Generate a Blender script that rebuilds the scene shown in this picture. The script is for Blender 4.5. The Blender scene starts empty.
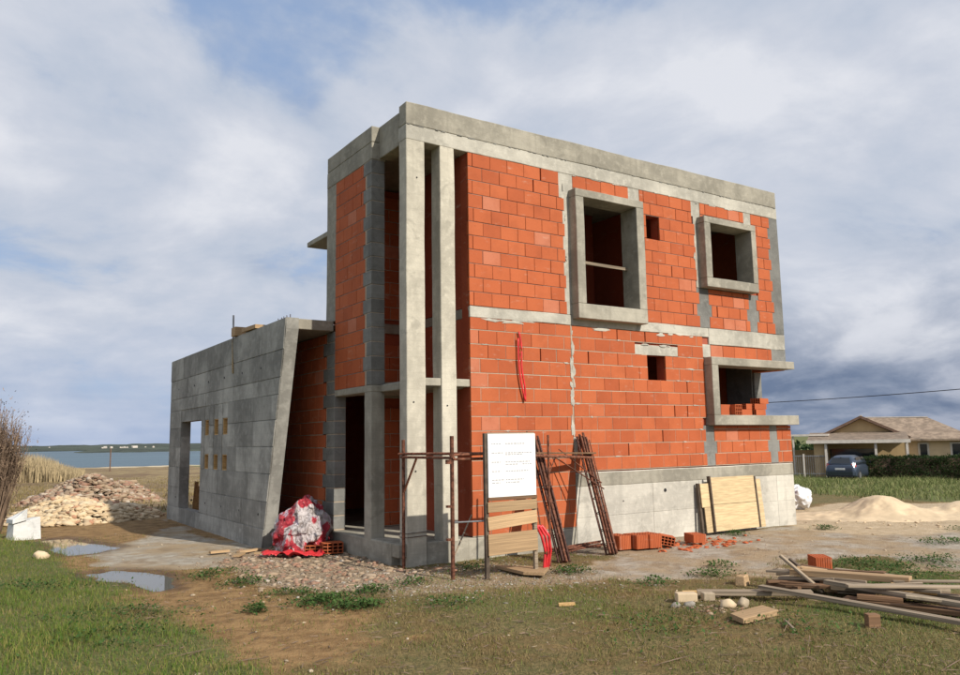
import bpy, math, random
import numpy as np
from mathutils import Vector, Matrix

random.seed(7)
RNG = np.random.default_rng(11)
sc = bpy.context.scene
COL = sc.collection

# ------------------------------------------------------------------ camera
cam_data = bpy.data.cameras.new('camera')
cam = bpy.data.objects.new('camera', cam_data)
COL.objects.link(cam)
sc.camera = cam
CAM = Vector((-6.042, -11.282, 1.913))
YAW, PITCH, ROLL = 0.5843, 0.1293, -0.0158
fwd = Vector((math.sin(YAW) * math.cos(PITCH), math.cos(YAW) * math.cos(PITCH), math.sin(PITCH)))
rgt = Vector((math.cos(YAW), -math.sin(YAW), 0))
upv = rgt.cross(fwd)
r2 = rgt * math.cos(ROLL) + upv * math.sin(ROLL)
u2 = -rgt * math.sin(ROLL) + upv * math.cos(ROLL)
m = Matrix((r2, u2, -fwd)).transposed().to_4x4()
m.translation = CAM
cam.matrix_world = m
cam_data.sensor_fit = 'HORIZONTAL'
cam_data.sensor_width = 36.0
cam_data.lens = 795.76 / 960 * 36
cam_data.clip_start = 0.1
cam_data.clip_end = 20000

# ------------------------------------------------------------------ light and sky
SUN_EL, SUN_AZ = math.radians(34), math.radians(13)      # azimuth measured from the front wall's normal towards +X
sun_dir = Vector((math.sin(SUN_AZ) * math.cos(SUN_EL), -math.cos(SUN_AZ) * math.cos(SUN_EL), math.sin(SUN_EL)))
sun_data = bpy.data.lights.new('sun', 'SUN')
sun_data.energy = 5.0
sun_data.angle = math.radians(0.6)
sun_data.color = (1.0, 0.93, 0.82)
sun = bpy.data.objects.new('sun', sun_data)
sun.rotation_euler = (-sun_dir).to_track_quat('-Z', 'Y').to_euler()
sun.location = (10, -30, 30)
COL.objects.link(sun)

sc.view_settings.view_transform = 'Standard'
sc.view_settings.look = 'None'
sc.view_settings.gamma = 1.0
sc.view_settings.exposure = 0.0
sc.cycles.use_denoising = True
sc.cycles.max_bounces = 6
sc.cycles.diffuse_bounces = 2
sc.cycles.glossy_bounces = 3
sc.cycles.transmission_bounces = 4
sc.cycles.transparent_max_bounces = 6


class NT:
    """small helper for node trees"""
    def __init__(self, tree):
        self.t = tree
        self.n = tree.nodes
        self.l = tree.links

    def node(self, typ, **kw):
        nd = self.n.new(typ)
        for k, v in kw.items():
            setattr(nd, k, v)
        return nd

    def link(self, a, b):
        self.l.new(a, b)

    def _set(self, sock, v):
        if hasattr(v, 'is_linked') or hasattr(v, 'links'):
            self.l.new(v, sock)
        elif v is not None:
            try:
                sock.default_value = v
            except Exception:
                sock.default_value = (v[0], v[1], v[2], 1.0)

    def math(self, op, a, b=None, c=None, clamp=False):
        nd = self.node('ShaderNodeMath', operation=op)
        nd.use_clamp = clamp
        self._set(nd.inputs[0], a)
        if b is not None:
            self._set(nd.inputs[1], b)
        if c is not None:
            self._set(nd.inputs[2], c)
        return nd.outputs[0]

    def vmath(self, op, a, b=None):
        nd = self.node('ShaderNodeVectorMath', operation=op)
        self._set(nd.inputs[0], a)
        if b is not None:
            self._set(nd.inputs[1], b)
        return nd.outputs[0]

    def mix(self, fac, a, b, blend='MIX'):
        nd = self.node('ShaderNodeMix', data_type='RGBA', blend_type=blend)
        self._set(nd.inputs[0], fac)
        self._set(nd.inputs[6], a if not isinstance(a, tuple) else (*a[:3], 1))
        self._set(nd.inputs[7], b if not isinstance(b, tuple) else (*b[:3], 1))
        return nd.outputs[2]

    def noise(self, vec, scale, detail=4.0, rough=0.55, dist=0.0, out='Fac'):
        nd = self.node('ShaderNodeTexNoise')
        if vec is not None:
            self.l.new(vec, nd.inputs['Vector'])
        nd.inputs['Scale'].default_value = scale
        nd.inputs['Detail'].default_value = detail
        nd.inputs['Roughness'].default_value = rough
        nd.inputs['Distortion'].default_value = dist
        return nd.outputs[out]

    def ramp(self, fac, stops, interp='LINEAR'):
        nd = self.node('ShaderNodeValToRGB')
        cr = nd.color_ramp
        cr.interpolation = interp
        while len(cr.elements) < len(stops):
            cr.elements.new(0.5)
        for e, (p, c) in zip(cr.elements, stops):
            e.position = p
            e.color = (c, c, c, 1) if not isinstance(c, tuple) else (*c[:3], 1)
        self._set(nd.inputs[0], fac)
        return nd.outputs[0]

    def step(self, x, lo, hi):
        nd = self.node('ShaderNodeMapRange', interpolation_type='SMOOTHSTEP')
        self._set(nd.inputs[0], x)
        nd.inputs[1].default_value = lo
        nd.inputs[2].default_value = hi
        return nd.outputs[0]


world = bpy.data.worlds.new('World')
sc.world = world
world.use_nodes = True
wn = NT(world.node_tree)
for nd in list(wn.n):
    wn.n.remove(nd)
w_out = wn.node('ShaderNodeOutputWorld')
w_bg = wn.node('ShaderNodeBackground')
w_bg.inputs['Strength'].default_value = 0.1
sky = wn.node('ShaderNodeTexSky', sky_type='NISHITA')
sky.sun_disc = False
sky.sun_elevation = SUN_EL
sky.sun_rotation = math.radians(180) - SUN_AZ
sky.air_density = 1.0
sky.dust_density = 0.6
sky.ozone_density = 1.5
tc = wn.node('ShaderNodeTexCoord')
sep = wn.node('ShaderNodeSeparateXYZ')
wn.link(tc.outputs['Generated'], sep.inputs[0])
dz = wn.math('MAXIMUM', sep.outputs[2], 0.0)
den = wn.math('ADD', dz, 0.36)
cx_ = wn.math('DIVIDE', sep.outputs[0], den)
cy_ = wn.math('DIVIDE', sep.outputs[1], den)
comb = wn.node('ShaderNodeCombineXYZ')
wn.link(cx_, comb.inputs[0])
wn.link(cy_, comb.inputs[1])
comb.inputs[2].default_value = 5.3
cl_vec = comb.outputs[0]
warp = wn.noise(cl_vec, 1.3, 2, 0.5, out='Color')
warped = wn.vmath('ADD', cl_vec, wn.vmath('MULTIPLY', warp, (0.35, 0.35, 0.0)))
n_big = wn.noise(warped, 1.2, 2, 0.5)
n_mid = wn.noise(warped, 2.7, 8, 0.54)
n_fin = wn.noise(wn.vmath('ADD', warped, (4.1, 2.7, 0.0)), 5.2, 8, 0.56)
dens = wn.math('ADD', wn.math('MULTIPLY', n_mid, 0.6), wn.math('MULTIPLY', n_big, 0.4))
cover = wn.step(dens, 0.37, 0.47)
body = wn.math('ADD', wn.math('MULTIPLY', n_mid, 0.6), wn.math('ADD', wn.math('MULTIPLY', n_fin, 0.25), wn.math('MULTIPLY', n_big, 0.15)))
cloud_col = wn.ramp(body, [(0.37, (3.8, 4.5, 5.9)), (0.45, (5.1, 5.7, 6.8)), (0.52, (6.0, 6.4, 7.3)), (0.61, (7.5, 7.7, 8.3))])
blue = wn.mix(0.7, sky.outputs[0], (3.6, 4.9, 7.4))
clouds = wn.mix(cover, blue, cloud_col)
# a darker bank of cloud low in the east (to the right of the house)
az_e = wn.math('ADD', wn.math('MULTIPLY', sep.outputs[0], 0.94), wn.math('MULTIPLY', sep.outputs[1], 0.34))
bank = wn.math('MULTIPLY', wn.step(az_e, 0.60, 0.98), wn.math('SUBTRACT', 1.0, wn.step(wn.math('ADD', dz, wn.math('MULTIPLY', n_mid, 0.30)), 0.16, 0.36)))
bank_col = wn.ramp(n_fin, [(0.38, (1.3, 1.8, 2.9)), (0.5, (2.2, 2.7, 3.8)), (0.62, (3.6, 4.0, 5.0))])
clouds = wn.mix(wn.math('MULTIPLY', bank, 0.92), clouds, bank_col)
# bluish bands low over the sea
band = wn.math('SUBTRACT', 1.0, wn.step(wn.math('ADD', dz, wn.math('MULTIPLY', n_mid, 0.16)), 0.06, 0.26))
band_w = wn.math('MULTIPLY', band, wn.math('SUBTRACT', 1.0, wn.step(az_e, 0.55, 0.85)))
strat = wn.noise(wn.vmath('MULTIPLY', tc.outputs['Generated'], (2.0, 2.0, 26.0)), 1.0, 3, 0.5)
band_col = wn.ramp(strat, [(0.35, (2.9, 4.0, 6.3)), (0.65, (4.9, 5.7, 7.3))])
clouds = wn.mix(wn.math('MULTIPLY', band_w, 0.75), clouds, band_col)
wn.link(clouds, w_bg.inputs['Color'])
wn.link(w_bg.outputs[0], w_out.inputs[0])

# ------------------------------------------------------------------ materials
MATS = {}


def mat(name):
    mt = bpy.data.materials.new(name)
    mt.use_nodes = True
    nt = NT(mt.node_tree)
    bs = nt.n['Principled BSDF']
    MATS[name] = mt
    return mt, nt, bs


def bump(nt, bs, h, strength=0.3, dist=0.02):
    b = nt.node('ShaderNodeBump')
    b.inputs['Strength'].default_value = strength
    b.inputs['Distance'].default_value = dist
    nt.link(h, b.inputs['Height'])
    nt.link(b.outputs[0], bs.inputs['Normal'])


def wpos(nt):
    return nt.node('ShaderNodeNewGeometry').outputs['Position']


def scaled(nt, v, s):
    return nt.vmath('MULTIPLY', v, s)


def rnd(nt):
    """one random number per object and per loose piece"""
    oi = nt.node('ShaderNodeObjectInfo').outputs['Random']
    ge = nt.node('ShaderNodeNewGeometry').outputs['Random Per Island']
    return nt.math('FRACT', nt.math('ADD', oi, ge))


def concrete(name, base, dark=0.62, tint=0.0, streak=0.5, rough=0.9):
    mt, nt, bs = mat(name)
    p = wpos(nt)
    n1 = nt.noise(p, 0.9, 5, 0.6)
    n2 = nt.noise(p, 7.0, 6, 0.65)
    n3 = nt.noise(p, 60.0, 3, 0.6)
    st = nt.noise(scaled(nt, p, (5.0, 5.0, 0.35)), 1.0, 4, 0.6)
    d = tuple(c * dark for c in base)
    lgt = tuple(min(1, c * 1.18) for c in base)
    c = nt.mix(nt.step(n1, 0.38, 0.66), d, base)
    c = nt.mix(nt.math('MULTIPLY', nt.step(n2, 0.45, 0.72), 0.5), c, lgt)
    c = nt.mix(nt.math('MULTIPLY', nt.step(st, 0.52, 0.72), streak), c, tuple(x * 0.6 for x in base))
    c = nt.mix(nt.math('MULTIPLY', nt.step(n3, 0.56, 0.72), 0.25), c, tuple(x * 0.55 for x in base))
    blot = nt.noise(p, 2.3, 7, 0.68, 0.6)
    c = nt.mix(nt.math('MULTIPLY', nt.step(blot, 0.55, 0.66), 0.55), c, tuple(x * 0.52 for x in base))
    sz = nt.node('ShaderNodeSeparateXYZ')
    nt.link(p, sz.inputs[0])
    bd = nt.math('SINE', nt.math('MULTIPLY', sz.outputs[2], 2 * math.pi / 0.13))
    c = nt.mix(nt.math('MULTIPLY', nt.step(bd, 0.93, 1.0), 0.16), c, tuple(x * 0.5 for x in base))
    if tint:
        r = rnd(nt)
        v = nt.math('ADD', 1 - tint, nt.math('MULTIPLY', r, 2 * tint))
        hs = nt.node('ShaderNodeHueSaturation')
        nt.link(v, hs.inputs['Value'])
        nt.link(c, hs.inputs['Color'])
        c = hs.outputs[0]
    nt.link(c, bs.inputs['Base Color'])
    bs.inputs['Roughness'].default_value = rough
    bs.inputs['Specular IOR Level'].default_value = 0.25
    h = nt.math('ADD', nt.math('MULTIPLY', n2, 0.7), nt.math('MULTIPLY', n3, 0.3))
    bump(nt, bs, h, 0.5, 0.025)
    return mt


concrete('concrete', (0.385, 0.358, 0.292), 0.62, 0.05, 0.6)
concrete('concrete_pale', (0.50, 0.475, 0.405), 0.66, 0.05, 0.5)
concrete('concrete_column', (0.56, 0.52, 0.425), 0.70, 0.04, 0.5)
concrete('concrete_panel', (0.40, 0.39, 0.35), 0.58, 0.22, 0.7)
concrete('concrete_base', (0.57, 0.54, 0.47), 0.74, 0.06, 0.35)
concrete('concrete_block', (0.225, 0.222, 0.205), 0.7, 0.14, 0.3)
concrete('concrete_slab', (0.40, 0.385, 0.35), 0.7, 0.0, 0.0)
concrete('mortar', (0.45, 0.36, 0.27), 0.75, 0.0, 0.0)
concrete('mortar_grey', (0.24, 0.19, 0.16), 0.7, 0.0, 0.0)
concrete('plaster_white', (0.72, 0.72, 0.70), 0.85, 0.0, 0.2)


def brick_mat(name, a, b, c3, pale):
    mt, nt, bs = mat(name)
    p = wpos(nt)
    r = rnd(nt)
    col = nt.ramp(r, [(0.0, a), (0.45, b), (0.92, c3), (0.945, c3), (0.97, pale), (1.0, pale)])
    n1 = nt.noise(p, 3.0, 5, 0.6)
    n2 = nt.noise(p, 24.0, 4, 0.6)
    big = nt.noise(p, 0.55, 3, 0.5)
    sm = nt.noise(scaled(nt, p, (3.0, 3.0, 9.0)), 1.0, 6, 0.7)
    col = nt.mix(nt.math('MULTIPLY', nt.step(n1, 0.42, 0.7), 0.35), col, tuple(x * 0.72 for x in a))
    col = nt.mix(nt.math('MULTIPLY', nt.step(big, 0.42, 0.65), 0.25), col, tuple(x * 1.25 for x in b))
    col = nt.mix(nt.math('MULTIPLY', nt.step(sm, 0.57, 0.80), 0.55), col, (0.55, 0.42, 0.33))
    col = nt.mix(nt.math('MULTIPLY', nt.step(n2, 0.60, 0.75), 0.3), col, tuple(x * 0.55 for x in a))
    nt.link(col, bs.inputs['Base Color'])
    bs.inputs['Roughness'].default_value = 0.85
    bs.inputs['Specular IOR Level'].default_value = 0.2
    s = nt.node('ShaderNodeSeparateXYZ')
    nt.link(p, s.inputs[0])
    wv = nt.math('SINE', nt.math('MULTIPLY', nt.math('ADD', s.outputs[0], s.outputs[1]), 2 * math.pi / 0.024))
    h = nt.math('ADD', nt.math('MULTIPLY', wv, 0.25), nt.math('ADD', n2, n1))
    bump(nt, bs, h, 0.28, 0.008)
    return mt


brick_mat('clay', (0.375, 0.092, 0.036), (0.42, 0.107, 0.041), (0.46, 0.124, 0.048), (0.48, 0.175, 0.10))
brick_mat('clay_core', (0.30, 0.065, 0.032), (0.34, 0.075, 0.036), (0.36, 0.085, 0.04), (0.36, 0.1, 0.06))


def simple(name, col, rough=0.7, metal=0.0, var=0.25, scale=8.0, bumps=0.15, tint=0.0, spec=0.3, stretch=None):
    mt, nt, bs = mat(name)
    tcn = nt.node('ShaderNodeTexCoord').outputs['Object'] if stretch else wpos(nt)
    v = scaled(nt, tcn, stretch) if stretch else tcn
    n1 = nt.noise(v, scale, 5, 0.6)
    c = nt.mix(nt.step(n1, 0.35, 0.68), tuple(x * (1 - var) for x in col), tuple(min(1, x * (1 + var)) for x in col))
    if tint:
        hs = nt.node('ShaderNodeHueSaturation')
        nt.link(nt.math('ADD', 1 - tint, nt.math('MULTIPLY', rnd(nt), 2 * tint)), hs.inputs['Value'])
        nt.link(c, hs.inputs['Color'])
        c = hs.outputs[0]
    nt.link(c, bs.inputs['Base Color'])
    bs.inputs['Roughness'].default_value = rough
    bs.inputs['Metallic'].default_value = metal
    bs.inputs['Specular IOR Level'].default_value = spec
    if bumps:
        bump(nt, bs, n1, bumps, 0.01)
    return mt


simple('rust', (0.17, 0.068, 0.04), 0.8, 0.2, 0.45, 20, 0.3, 0.2)
simple('rust_dark', (0.085, 0.04, 0.03), 0.8, 0.2, 0.45, 25, 0.3, 0.25)
simple('wood_weathered', (0.29, 0.23, 0.165), 0.85, 0, 0.35, 2.0, 0.3, 0.28, 0.2, (0.5, 34, 34))
simple('wood_brown', (0.19, 0.11, 0.062), 0.8, 0, 0.35, 2.0, 0.3, 0.3, 0.2, (0.5, 34, 34))
simple('wood_fresh', (0.58, 0.37, 0.16), 0.75, 0, 0.2, 3.0, 0.2, 0.12, 0.25, (1.5, 24, 24))
simple('wood_board', (0.42, 0.285, 0.16), 0.8, 0, 0.22, 2.0, 0.25, 0.2, 0.2, (0.5, 34, 34))
simple('wood_dark', (0.10, 0.075, 0.055), 0.85, 0, 0.3, 8, 0.2, 0.1)
simple('ply_yellow', (0.56, 0.42, 0.24), 0.6, 0, 0.16, 2.5, 0.15, 0.1, 0.3, (1.2, 10, 14))
simple('paper', (0.80, 0.80, 0.79), 0.7, 0, 0.03, 5, 0.05)
simple('ink', (0.42, 0.42, 0.44), 0.8, 0, 0.1, 30, 0)
simple('red_plastic', (0.62, 0.03, 0.035), 0.4, 0, 0.2, 9, 0.1, 0.08, 0.5)
simple('white_plastic', (0.75, 0.76, 0.78), 0.45, 0, 0.1, 6, 0.3, 0, 0.5)
simple('rope', (0.40, 0.30, 0.17), 0.9, 0, 0.3, 30, 0.2)
simple('steel_grey', (0.33, 0.34, 0.35), 0.45, 0.6, 0.2, 10, 0.1)
simple('black_rubber', (0.02, 0.02, 0.022), 0.8, 0, 0.2, 20, 0)
simple('cable_black', (0.025, 0.025, 0.03), 0.6, 0, 0.1, 20, 0)
simple('sand_pale', (0.60, 0.47, 0.31), 0.95, 0, 0.12, 2.5, 0.4)
simple('stone_pale', (0.42, 0.34, 0.24), 0.95, 0, 0.25, 6, 0.4, 0.3)
simple('stone_grey', (0.33, 0.30, 0.255), 0.95, 0, 0.25, 6, 0.4, 0.3)
simple('dry_stem', (0.21, 0.145, 0.10), 0.9, 0, 0.3, 3, 0, 0.35)
simple('reed', (0.38, 0.30, 0.175), 0.9, 0, 0.25, 2, 0, 0.25)
simple('wall_yellow', (0.50, 0.36, 0.19), 0.9, 0, 0.08, 1.5, 0.1)
simple('wall_cream_lit', (0.64, 0.49, 0.31), 0.9, 0, 0.08, 1.5, 0.1)  # cream wing wall, its colour brightened to read as sunlit
simple('roof_tile', (0.25, 0.19, 0.14), 0.9, 0, 0.25, 3.0, 0.3, 0.15)
simple('trim_pale', (0.62, 0.57, 0.50), 0.7, 0, 0.1, 4, 0.05)
simple('trim_brown', (0.16, 0.10, 0.07), 0.7, 0, 0.2, 4, 0.05)
simple('glass_dark', (0.02, 0.025, 0.03), 0.08, 0, 0.1, 2, 0, 0, 0.7)
simple('car_paint', (0.06, 0.08, 0.115), 0.28, 0.5, 0.05, 2, 0, 0, 0.6)
simple('car_trim', (0.04, 0.04, 0.045), 0.6, 0, 0.1, 4, 0)
simple('car_lamp', (0.45, 0.05, 0.04), 0.2, 0, 0.1, 4, 0, 0, 0.6)
simple('alloy', (0.55, 0.56, 0.58), 0.3, 0.8, 0.05, 4, 0)
simple('plate_white', (0.7, 0.7, 0.68), 0.5, 0, 0.05, 4, 0)
simple('land_far', (0.055, 0.068, 0.05), 0.95, 0, 0.35, 0.01, 0)
simple('house_white', (0.55, 0.50, 0.44), 0.9, 0, 0.08, 0.05, 0)

# mixed rubble: clay, lime mortar and stone chips
mt, nt, bs = mat('rubble_mix')
r = rnd(nt)
p = wpos(nt)
c = nt.ramp(r, [(0.0, (0.28, 0.12, 0.075)), (0.14, (0.34, 0.16, 0.10)), (0.20, (0.38, 0.28, 0.18)), (0.50, (0.44, 0.35, 0.25)), (0.66, (0.20, 0.14, 0.09)), (0.86, (0.56, 0.50, 0.42)), (0.92, (0.34, 0.18, 0.12))], 'CONSTANT')
c = nt.mix(nt.math('MULTIPLY', nt.noise(p, 9, 4), 0.9), c, (0.27, 0.20, 0.14))
nt.link(c, bs.inputs['Base Color'])
bs.inputs['Roughness'].default_value = 0.95
mt, nt, bs = mat('rubble_pale')
r = rnd(nt)
p = wpos(nt)
c = nt.ramp(r, [(0.0, (0.62, 0.48, 0.30)), (0.35, (0.56, 0.43, 0.27)), (0.6, (0.68, 0.55, 0.37)), (0.85, (0.48, 0.36, 0.23)), (0.95, (0.42, 0.2, 0.12))], 'CONSTANT')
c = nt.mix(nt.math('MULTIPLY', nt.noise(p, 9, 4), 0.5), c, (0.42, 0.32, 0.2))
nt.link(c, bs.inputs['Base Color'])
bs.inputs['Roughness'].default_value = 0.95


def foliage(name, a, b, c3, trans=0.25):
    mt, nt, bs = mat(name)
    r = rnd(nt)
    p = wpos(nt)
    c = nt.ramp(r, [(0.0, a), (0.5, b), (1.0, c3)])
    c = nt.mix(nt.math('MULTIPLY', nt.step(nt.noise(p, 0.9, 3), 0.4, 0.65), 0.45), c, a)
    nt.link(c, bs.inputs['Base Color'])
    bs.inputs['Roughness'].default_value = 0.75
    bs.inputs['Specular IOR Level'].default_value = 0.2
    tr = nt.node('ShaderNodeBsdfTranslucent')
    nt.link(c, tr.inputs[0])
    ms = nt.node('ShaderNodeMixShader')
    ms.inputs[0].default_value = trans
    nt.link(bs.outputs[0], ms.inputs[1])
    nt.link(tr.outputs[0], ms.inputs[2])
    nt.link(ms.outputs[0], nt.n['Material Output'].inputs[0])
    return mt


foliage('grass_green', (0.075, 0.145, 0.02), (0.145, 0.20, 0.036), (0.31, 0.27, 0.085))
foliage('meadow', (0.11, 0.15, 0.045), (0.19, 0.22, 0.075), (0.34, 0.31, 0.15))
foliage('grass_dry', (0.16, 0.13, 0.052), (0.24, 0.185, 0.08), (0.36, 0.27, 0.13))
foliage('weed_green', (0.04, 0.085, 0.02), (0.065, 0.12, 0.028), (0.09, 0.15, 0.04))
foliage('hedge_leaf', (0.018, 0.036, 0.012), (0.032, 0.058, 0.017), (0.055, 0.085, 0.024))

# red-and-white crumpled rubbish sack
mt, nt, bs = mat('sack_plastic')
p = wpos(nt)
n1 = nt.noise(scaled(nt, p, (1.0, 1.0, 0.55)), 2.2, 2, 0.45, 1.6)
n2 = nt.noise(scaled(nt, p, (1.0, 1.0, 0.5)), 7.0, 6, 0.62, 2.4)
n4 = nt.noise(p, 3.4, 3, 0.5, 1.4)
c = nt.mix(nt.step(n2, 0.36, 0.60), (0.24, 0.20, 0.185), (0.62, 0.56, 0.55))
c = nt.mix(nt.step(n1, 0.46, 0.49), c, nt.mix(nt.step(n2, 0.4, 0.6), (0.30, 0.015, 0.03), (0.52, 0.045, 0.06)))
c = nt.mix(nt.math('MULTIPLY', nt.step(n4, 0.60, 0.63), 0.8), c, (0.55, 0.45, 0.52))
c = nt.mix(nt.math('MULTIPLY', nt.step(n2, 0.63, 0.66), 0.7), c, (0.70, 0.66, 0.64))
nt.link(c, bs.inputs['Base Color'])
bs.inputs['Roughness'].default_value = 0.4
bump(nt, bs, n2, 1.0, 0.09)

# puddle and sea water
for nm, col, ro in (('puddle_water', (0.10, 0.095, 0.08), 0.03), ('sea_water', (0.02, 0.08, 0.12), 0.35)):
    mt, nt, bs = mat(nm)
    bs.inputs['Base Color'].default_value = (*col, 1)
    bs.inputs['Roughness'].default_value = ro
    bs.inputs['IOR'].default_value = 1.33
    p = wpos(nt)
    if nm == 'sea_water':
        c = nt.mix(nt.step(nt.noise(scaled(nt, p, (0.004, 0.02, 1)), 1.0, 4), 0.35, 0.7), (0.03, 0.07, 0.095), (0.05, 0.11, 0.135))
        nt.link(c, bs.inputs['Base Color'])
        bump(nt, bs, nt.noise(scaled(nt, p, (0.25, 0.6, 1)), 1.0, 5), 0.6, 0.5)
    else:
        bump(nt, bs, nt.noise(p, 3.0, 3), 0.03, 0.02)


# ------------------------------------------------------------------ mesh helpers
def vnoise3(p, seed=0):
    """value noise in 3D, -1..1"""
    p = np.asarray(p, float)
    i = np.floor(p).astype(np.int64)
    f = p - i
    f = f * f * (3 - 2 * f)

    def h(a, b, c):
        n = (a * 374761393 + b * 668265263 + c * 2147483647 + seed * 1274126177) & 0xffffffff
        n = ((n ^ (n >> 13)) * 1274126177) & 0xffffffff
        n = n ^ (n >> 16)
        return (n & 0xffff) / 32767.5 - 1
    out = 0
    for dx in (0, 1):
        for dy in (0, 1):
            for dzz in (0, 1):
                w = (f[..., 0] if dx else 1 - f[..., 0]) * (f[..., 1] if dy else 1 - f[..., 1]) * (f[..., 2] if dzz else 1 - f[..., 2])
                out = out + w * h(i[..., 0] + dx, i[..., 1] + dy, i[..., 2] + dzz)
    return out


def fbm2(x, y, s, o=4, seed=0):
    t = 0
    a = 1.0
    n = 0
    for k in range(o):
        t = t + a * vnoise3(np.stack([x * s, y * s, np.full_like(x, 0.37 + k)], -1), seed + k)
        n += a
        a *= 0.5
        s *= 2.03
    return t / n


class MB:
    def __init__(self):
        self.v = []
        self.f = []

    def add(self, verts, faces):
        o = len(self.v)
        self.v.extend([tuple(map(float, q)) for q in verts])
        self.f.extend([tuple(i + o for i in f) for f in faces])
        return self

    def box(self, x0, x1, y0, y1, z0, z1):
        return self.add([(x0, y0, z0), (x1, y0, z0), (x1, y1, z0), (x0, y1, z0), (x0, y0, z1), (x1, y0, z1), (x1, y1, z1), (x0, y1, z1)],
                        [(3, 2, 1, 0), (4, 5, 6, 7), (0, 1, 5, 4), (1, 2, 6, 5), (2, 3, 7, 6), (3, 0, 4, 7)])

    def rbox(self, x0, x1, y0, y1, z0, z1, step=0.2, amp=0.005, edge=0.012):
        """box with a finely gridded, slightly uneven surface and softened arrises"""
        lo = np.array([x0, y0, z0])
        hi = np.array([x1, y1, z1])
        ax = []
        for a in range(3):
            n = max(1, int(math.ceil((hi[a] - lo[a]) / step)))
            t = np.linspace(lo[a], hi[a], n + 1)
            e = min(edge, (hi[a] - lo[a]) * 0.2)
            t = np.concatenate([[lo[a]], [lo[a] + e], t[1:-1], [hi[a] - e], [hi[a]]])
            ax.append(np.unique(t))
        for a in range(3):
            b, c = (a + 1) % 3, (a + 2) % 3
            for side in (0, 1):
                B, Cc = np.meshgrid(ax[b], ax[c], indexing='ij')
                P = np.zeros(B.shape + (3,))
                P[..., a] = hi[a] if side else lo[a]
                P[..., b] = B
                P[..., c] = Cc
                # pull the arrises in
                onb = (B == lo[b]) | (B == hi[b])
                onc = (Cc == lo[c]) | (Cc == hi[c])
                e = min(edge, (hi - lo).min() * 0.2)
                cnt = onb.astype(int) + onc.astype(int)
                inw = e * 0.35 * (cnt > 0)
                P[..., a] += -inw if side else inw
                for q, on in ((b, onb), (c, onc)):
                    mid = (lo[q] + hi[q]) / 2
                    P[..., q] += np.where(on, np.sign(mid - P[..., q]) * e * 0.35, 0)
                d = np.stack([vnoise3(P * 1.7, 1) * amp + vnoise3(P * 7, 4) * amp * 0.4,
                              vnoise3(P * 1.7, 2) * amp + vnoise3(P * 7, 5) * amp * 0.4,
                              vnoise3(P * 1.7, 3) * amp + vnoise3(P * 7, 6) * amp * 0.4], -1)
                P = P + d
                nb, nc = B.shape
                idx = np.arange(nb * nc).reshape(nb, nc)
                q = np.stack([idx[:-1, :-1], idx[1:, :-1], idx[1:, 1:], idx[:-1, 1:]], -1).reshape(-1, 4)
                if not side:
                    q = q[:, ::-1]
                self.add(P.reshape(-1, 3), q.tolist())
        return self

    def obox(self, c, ax, h):
        """oriented box: centre, three axes, half sizes"""
        c = Vector(c)
        a = [Vector(q).normalized() * s for q, s in zip(ax, h)]
        vs = []
        for k in (-1, 1):
            for i, j in ((-1, -1), (1, -1), (1, 1), (-1, 1)):
                vs.append(c + a[0] * i + a[1] * j + a[2] * k)
        return self.add(vs, [(3, 2, 1, 0), (4, 5, 6, 7), (0, 1, 5, 4), (1, 2, 6, 5), (2, 3, 7, 6), (3, 0, 4, 7)])

    def bar(self, p, q, w, t, up=(0, 0, 1)):
        """rectangular bar from p to q, w wide, t thick (along up)"""
        p, q = Vector(p), Vector(q)
        d = (q - p)
        s = d.cross(Vector(up))
        if s.length < 1e-6:
            s = d.cross(Vector((1, 0, 0)))
        u = s.cross(d)
        return self.obox((p + q) / 2, (d, s, u), (d.length / 2, w / 2, t / 2))

    def tube(self, pts, rad, n=8, caps=True):
        pts = [Vector(q) for q in pts]
        rads = rad if isinstance(rad, (list, tuple)) else [rad] * len(pts)
        o = len(self.v)
        ref = Vector((0, 0, 1))
        for i, q in enumerate(pts):
            t = (pts[min(i + 1, len(pts) - 1)] - pts[max(i - 1, 0)]).normalized()
            s = t.cross(ref)
            if s.length < 0.05:
                s = t.cross(Vector((1, 0, 0)))
            s.normalize()
            u = s.cross(t)
            for k in range(n):
                a = 2 * math.pi * k / n
                self.v.append(tuple(q + (s * math.cos(a) + u * math.sin(a)) * rads[i]))
        for i in range(len(pts) - 1):
            for k in range(n):
                k2 = (k + 1) % n
                self.f.append((o + i * n + k, o + i * n + k2, o + (i + 1) * n + k2, o + (i + 1) * n + k))
        if caps:
            self.f.append(tuple(o + k for k in range(n))[::-1])
            self.f.append(tuple(o + (len(pts) - 1) * n + k for k in range(n)))
        return self

    def prism(self, poly, d0, d1, mapf):
        """polygon (u,w) extruded from depth d0 to d1; mapf(u, d, w) -> xyz"""
        n = len(poly)
        vs = [mapf(u, d0, w) for u, w in poly] + [mapf(u, d1, w) for u, w in poly]
        fs = [tuple(range(n))[::-1], tuple(range(n, 2 * n))]
        for i in range(n):
            j = (i + 1) % n
            fs.append((i, j, n + j, n + i))
        return self.add(vs, fs)

    def mesh(self, name):
        me = bpy.data.meshes.new(name)
        me.from_pydata(self.v, [], self.f)
        me.update()
        return me

    def build(self, name, material, parent=None, smooth=False, bevel=0.0, fix=True):
        me = self.mesh(name)
        if fix:
            import bmesh
            bm = bmesh.new()
            bm.from_mesh(me)
            bmesh.ops.recalc_face_normals(bm, faces=bm.faces)
            bm.to_mesh(me)
            bm.free()
        return link(name, me, material, parent, smooth, bevel)


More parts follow.
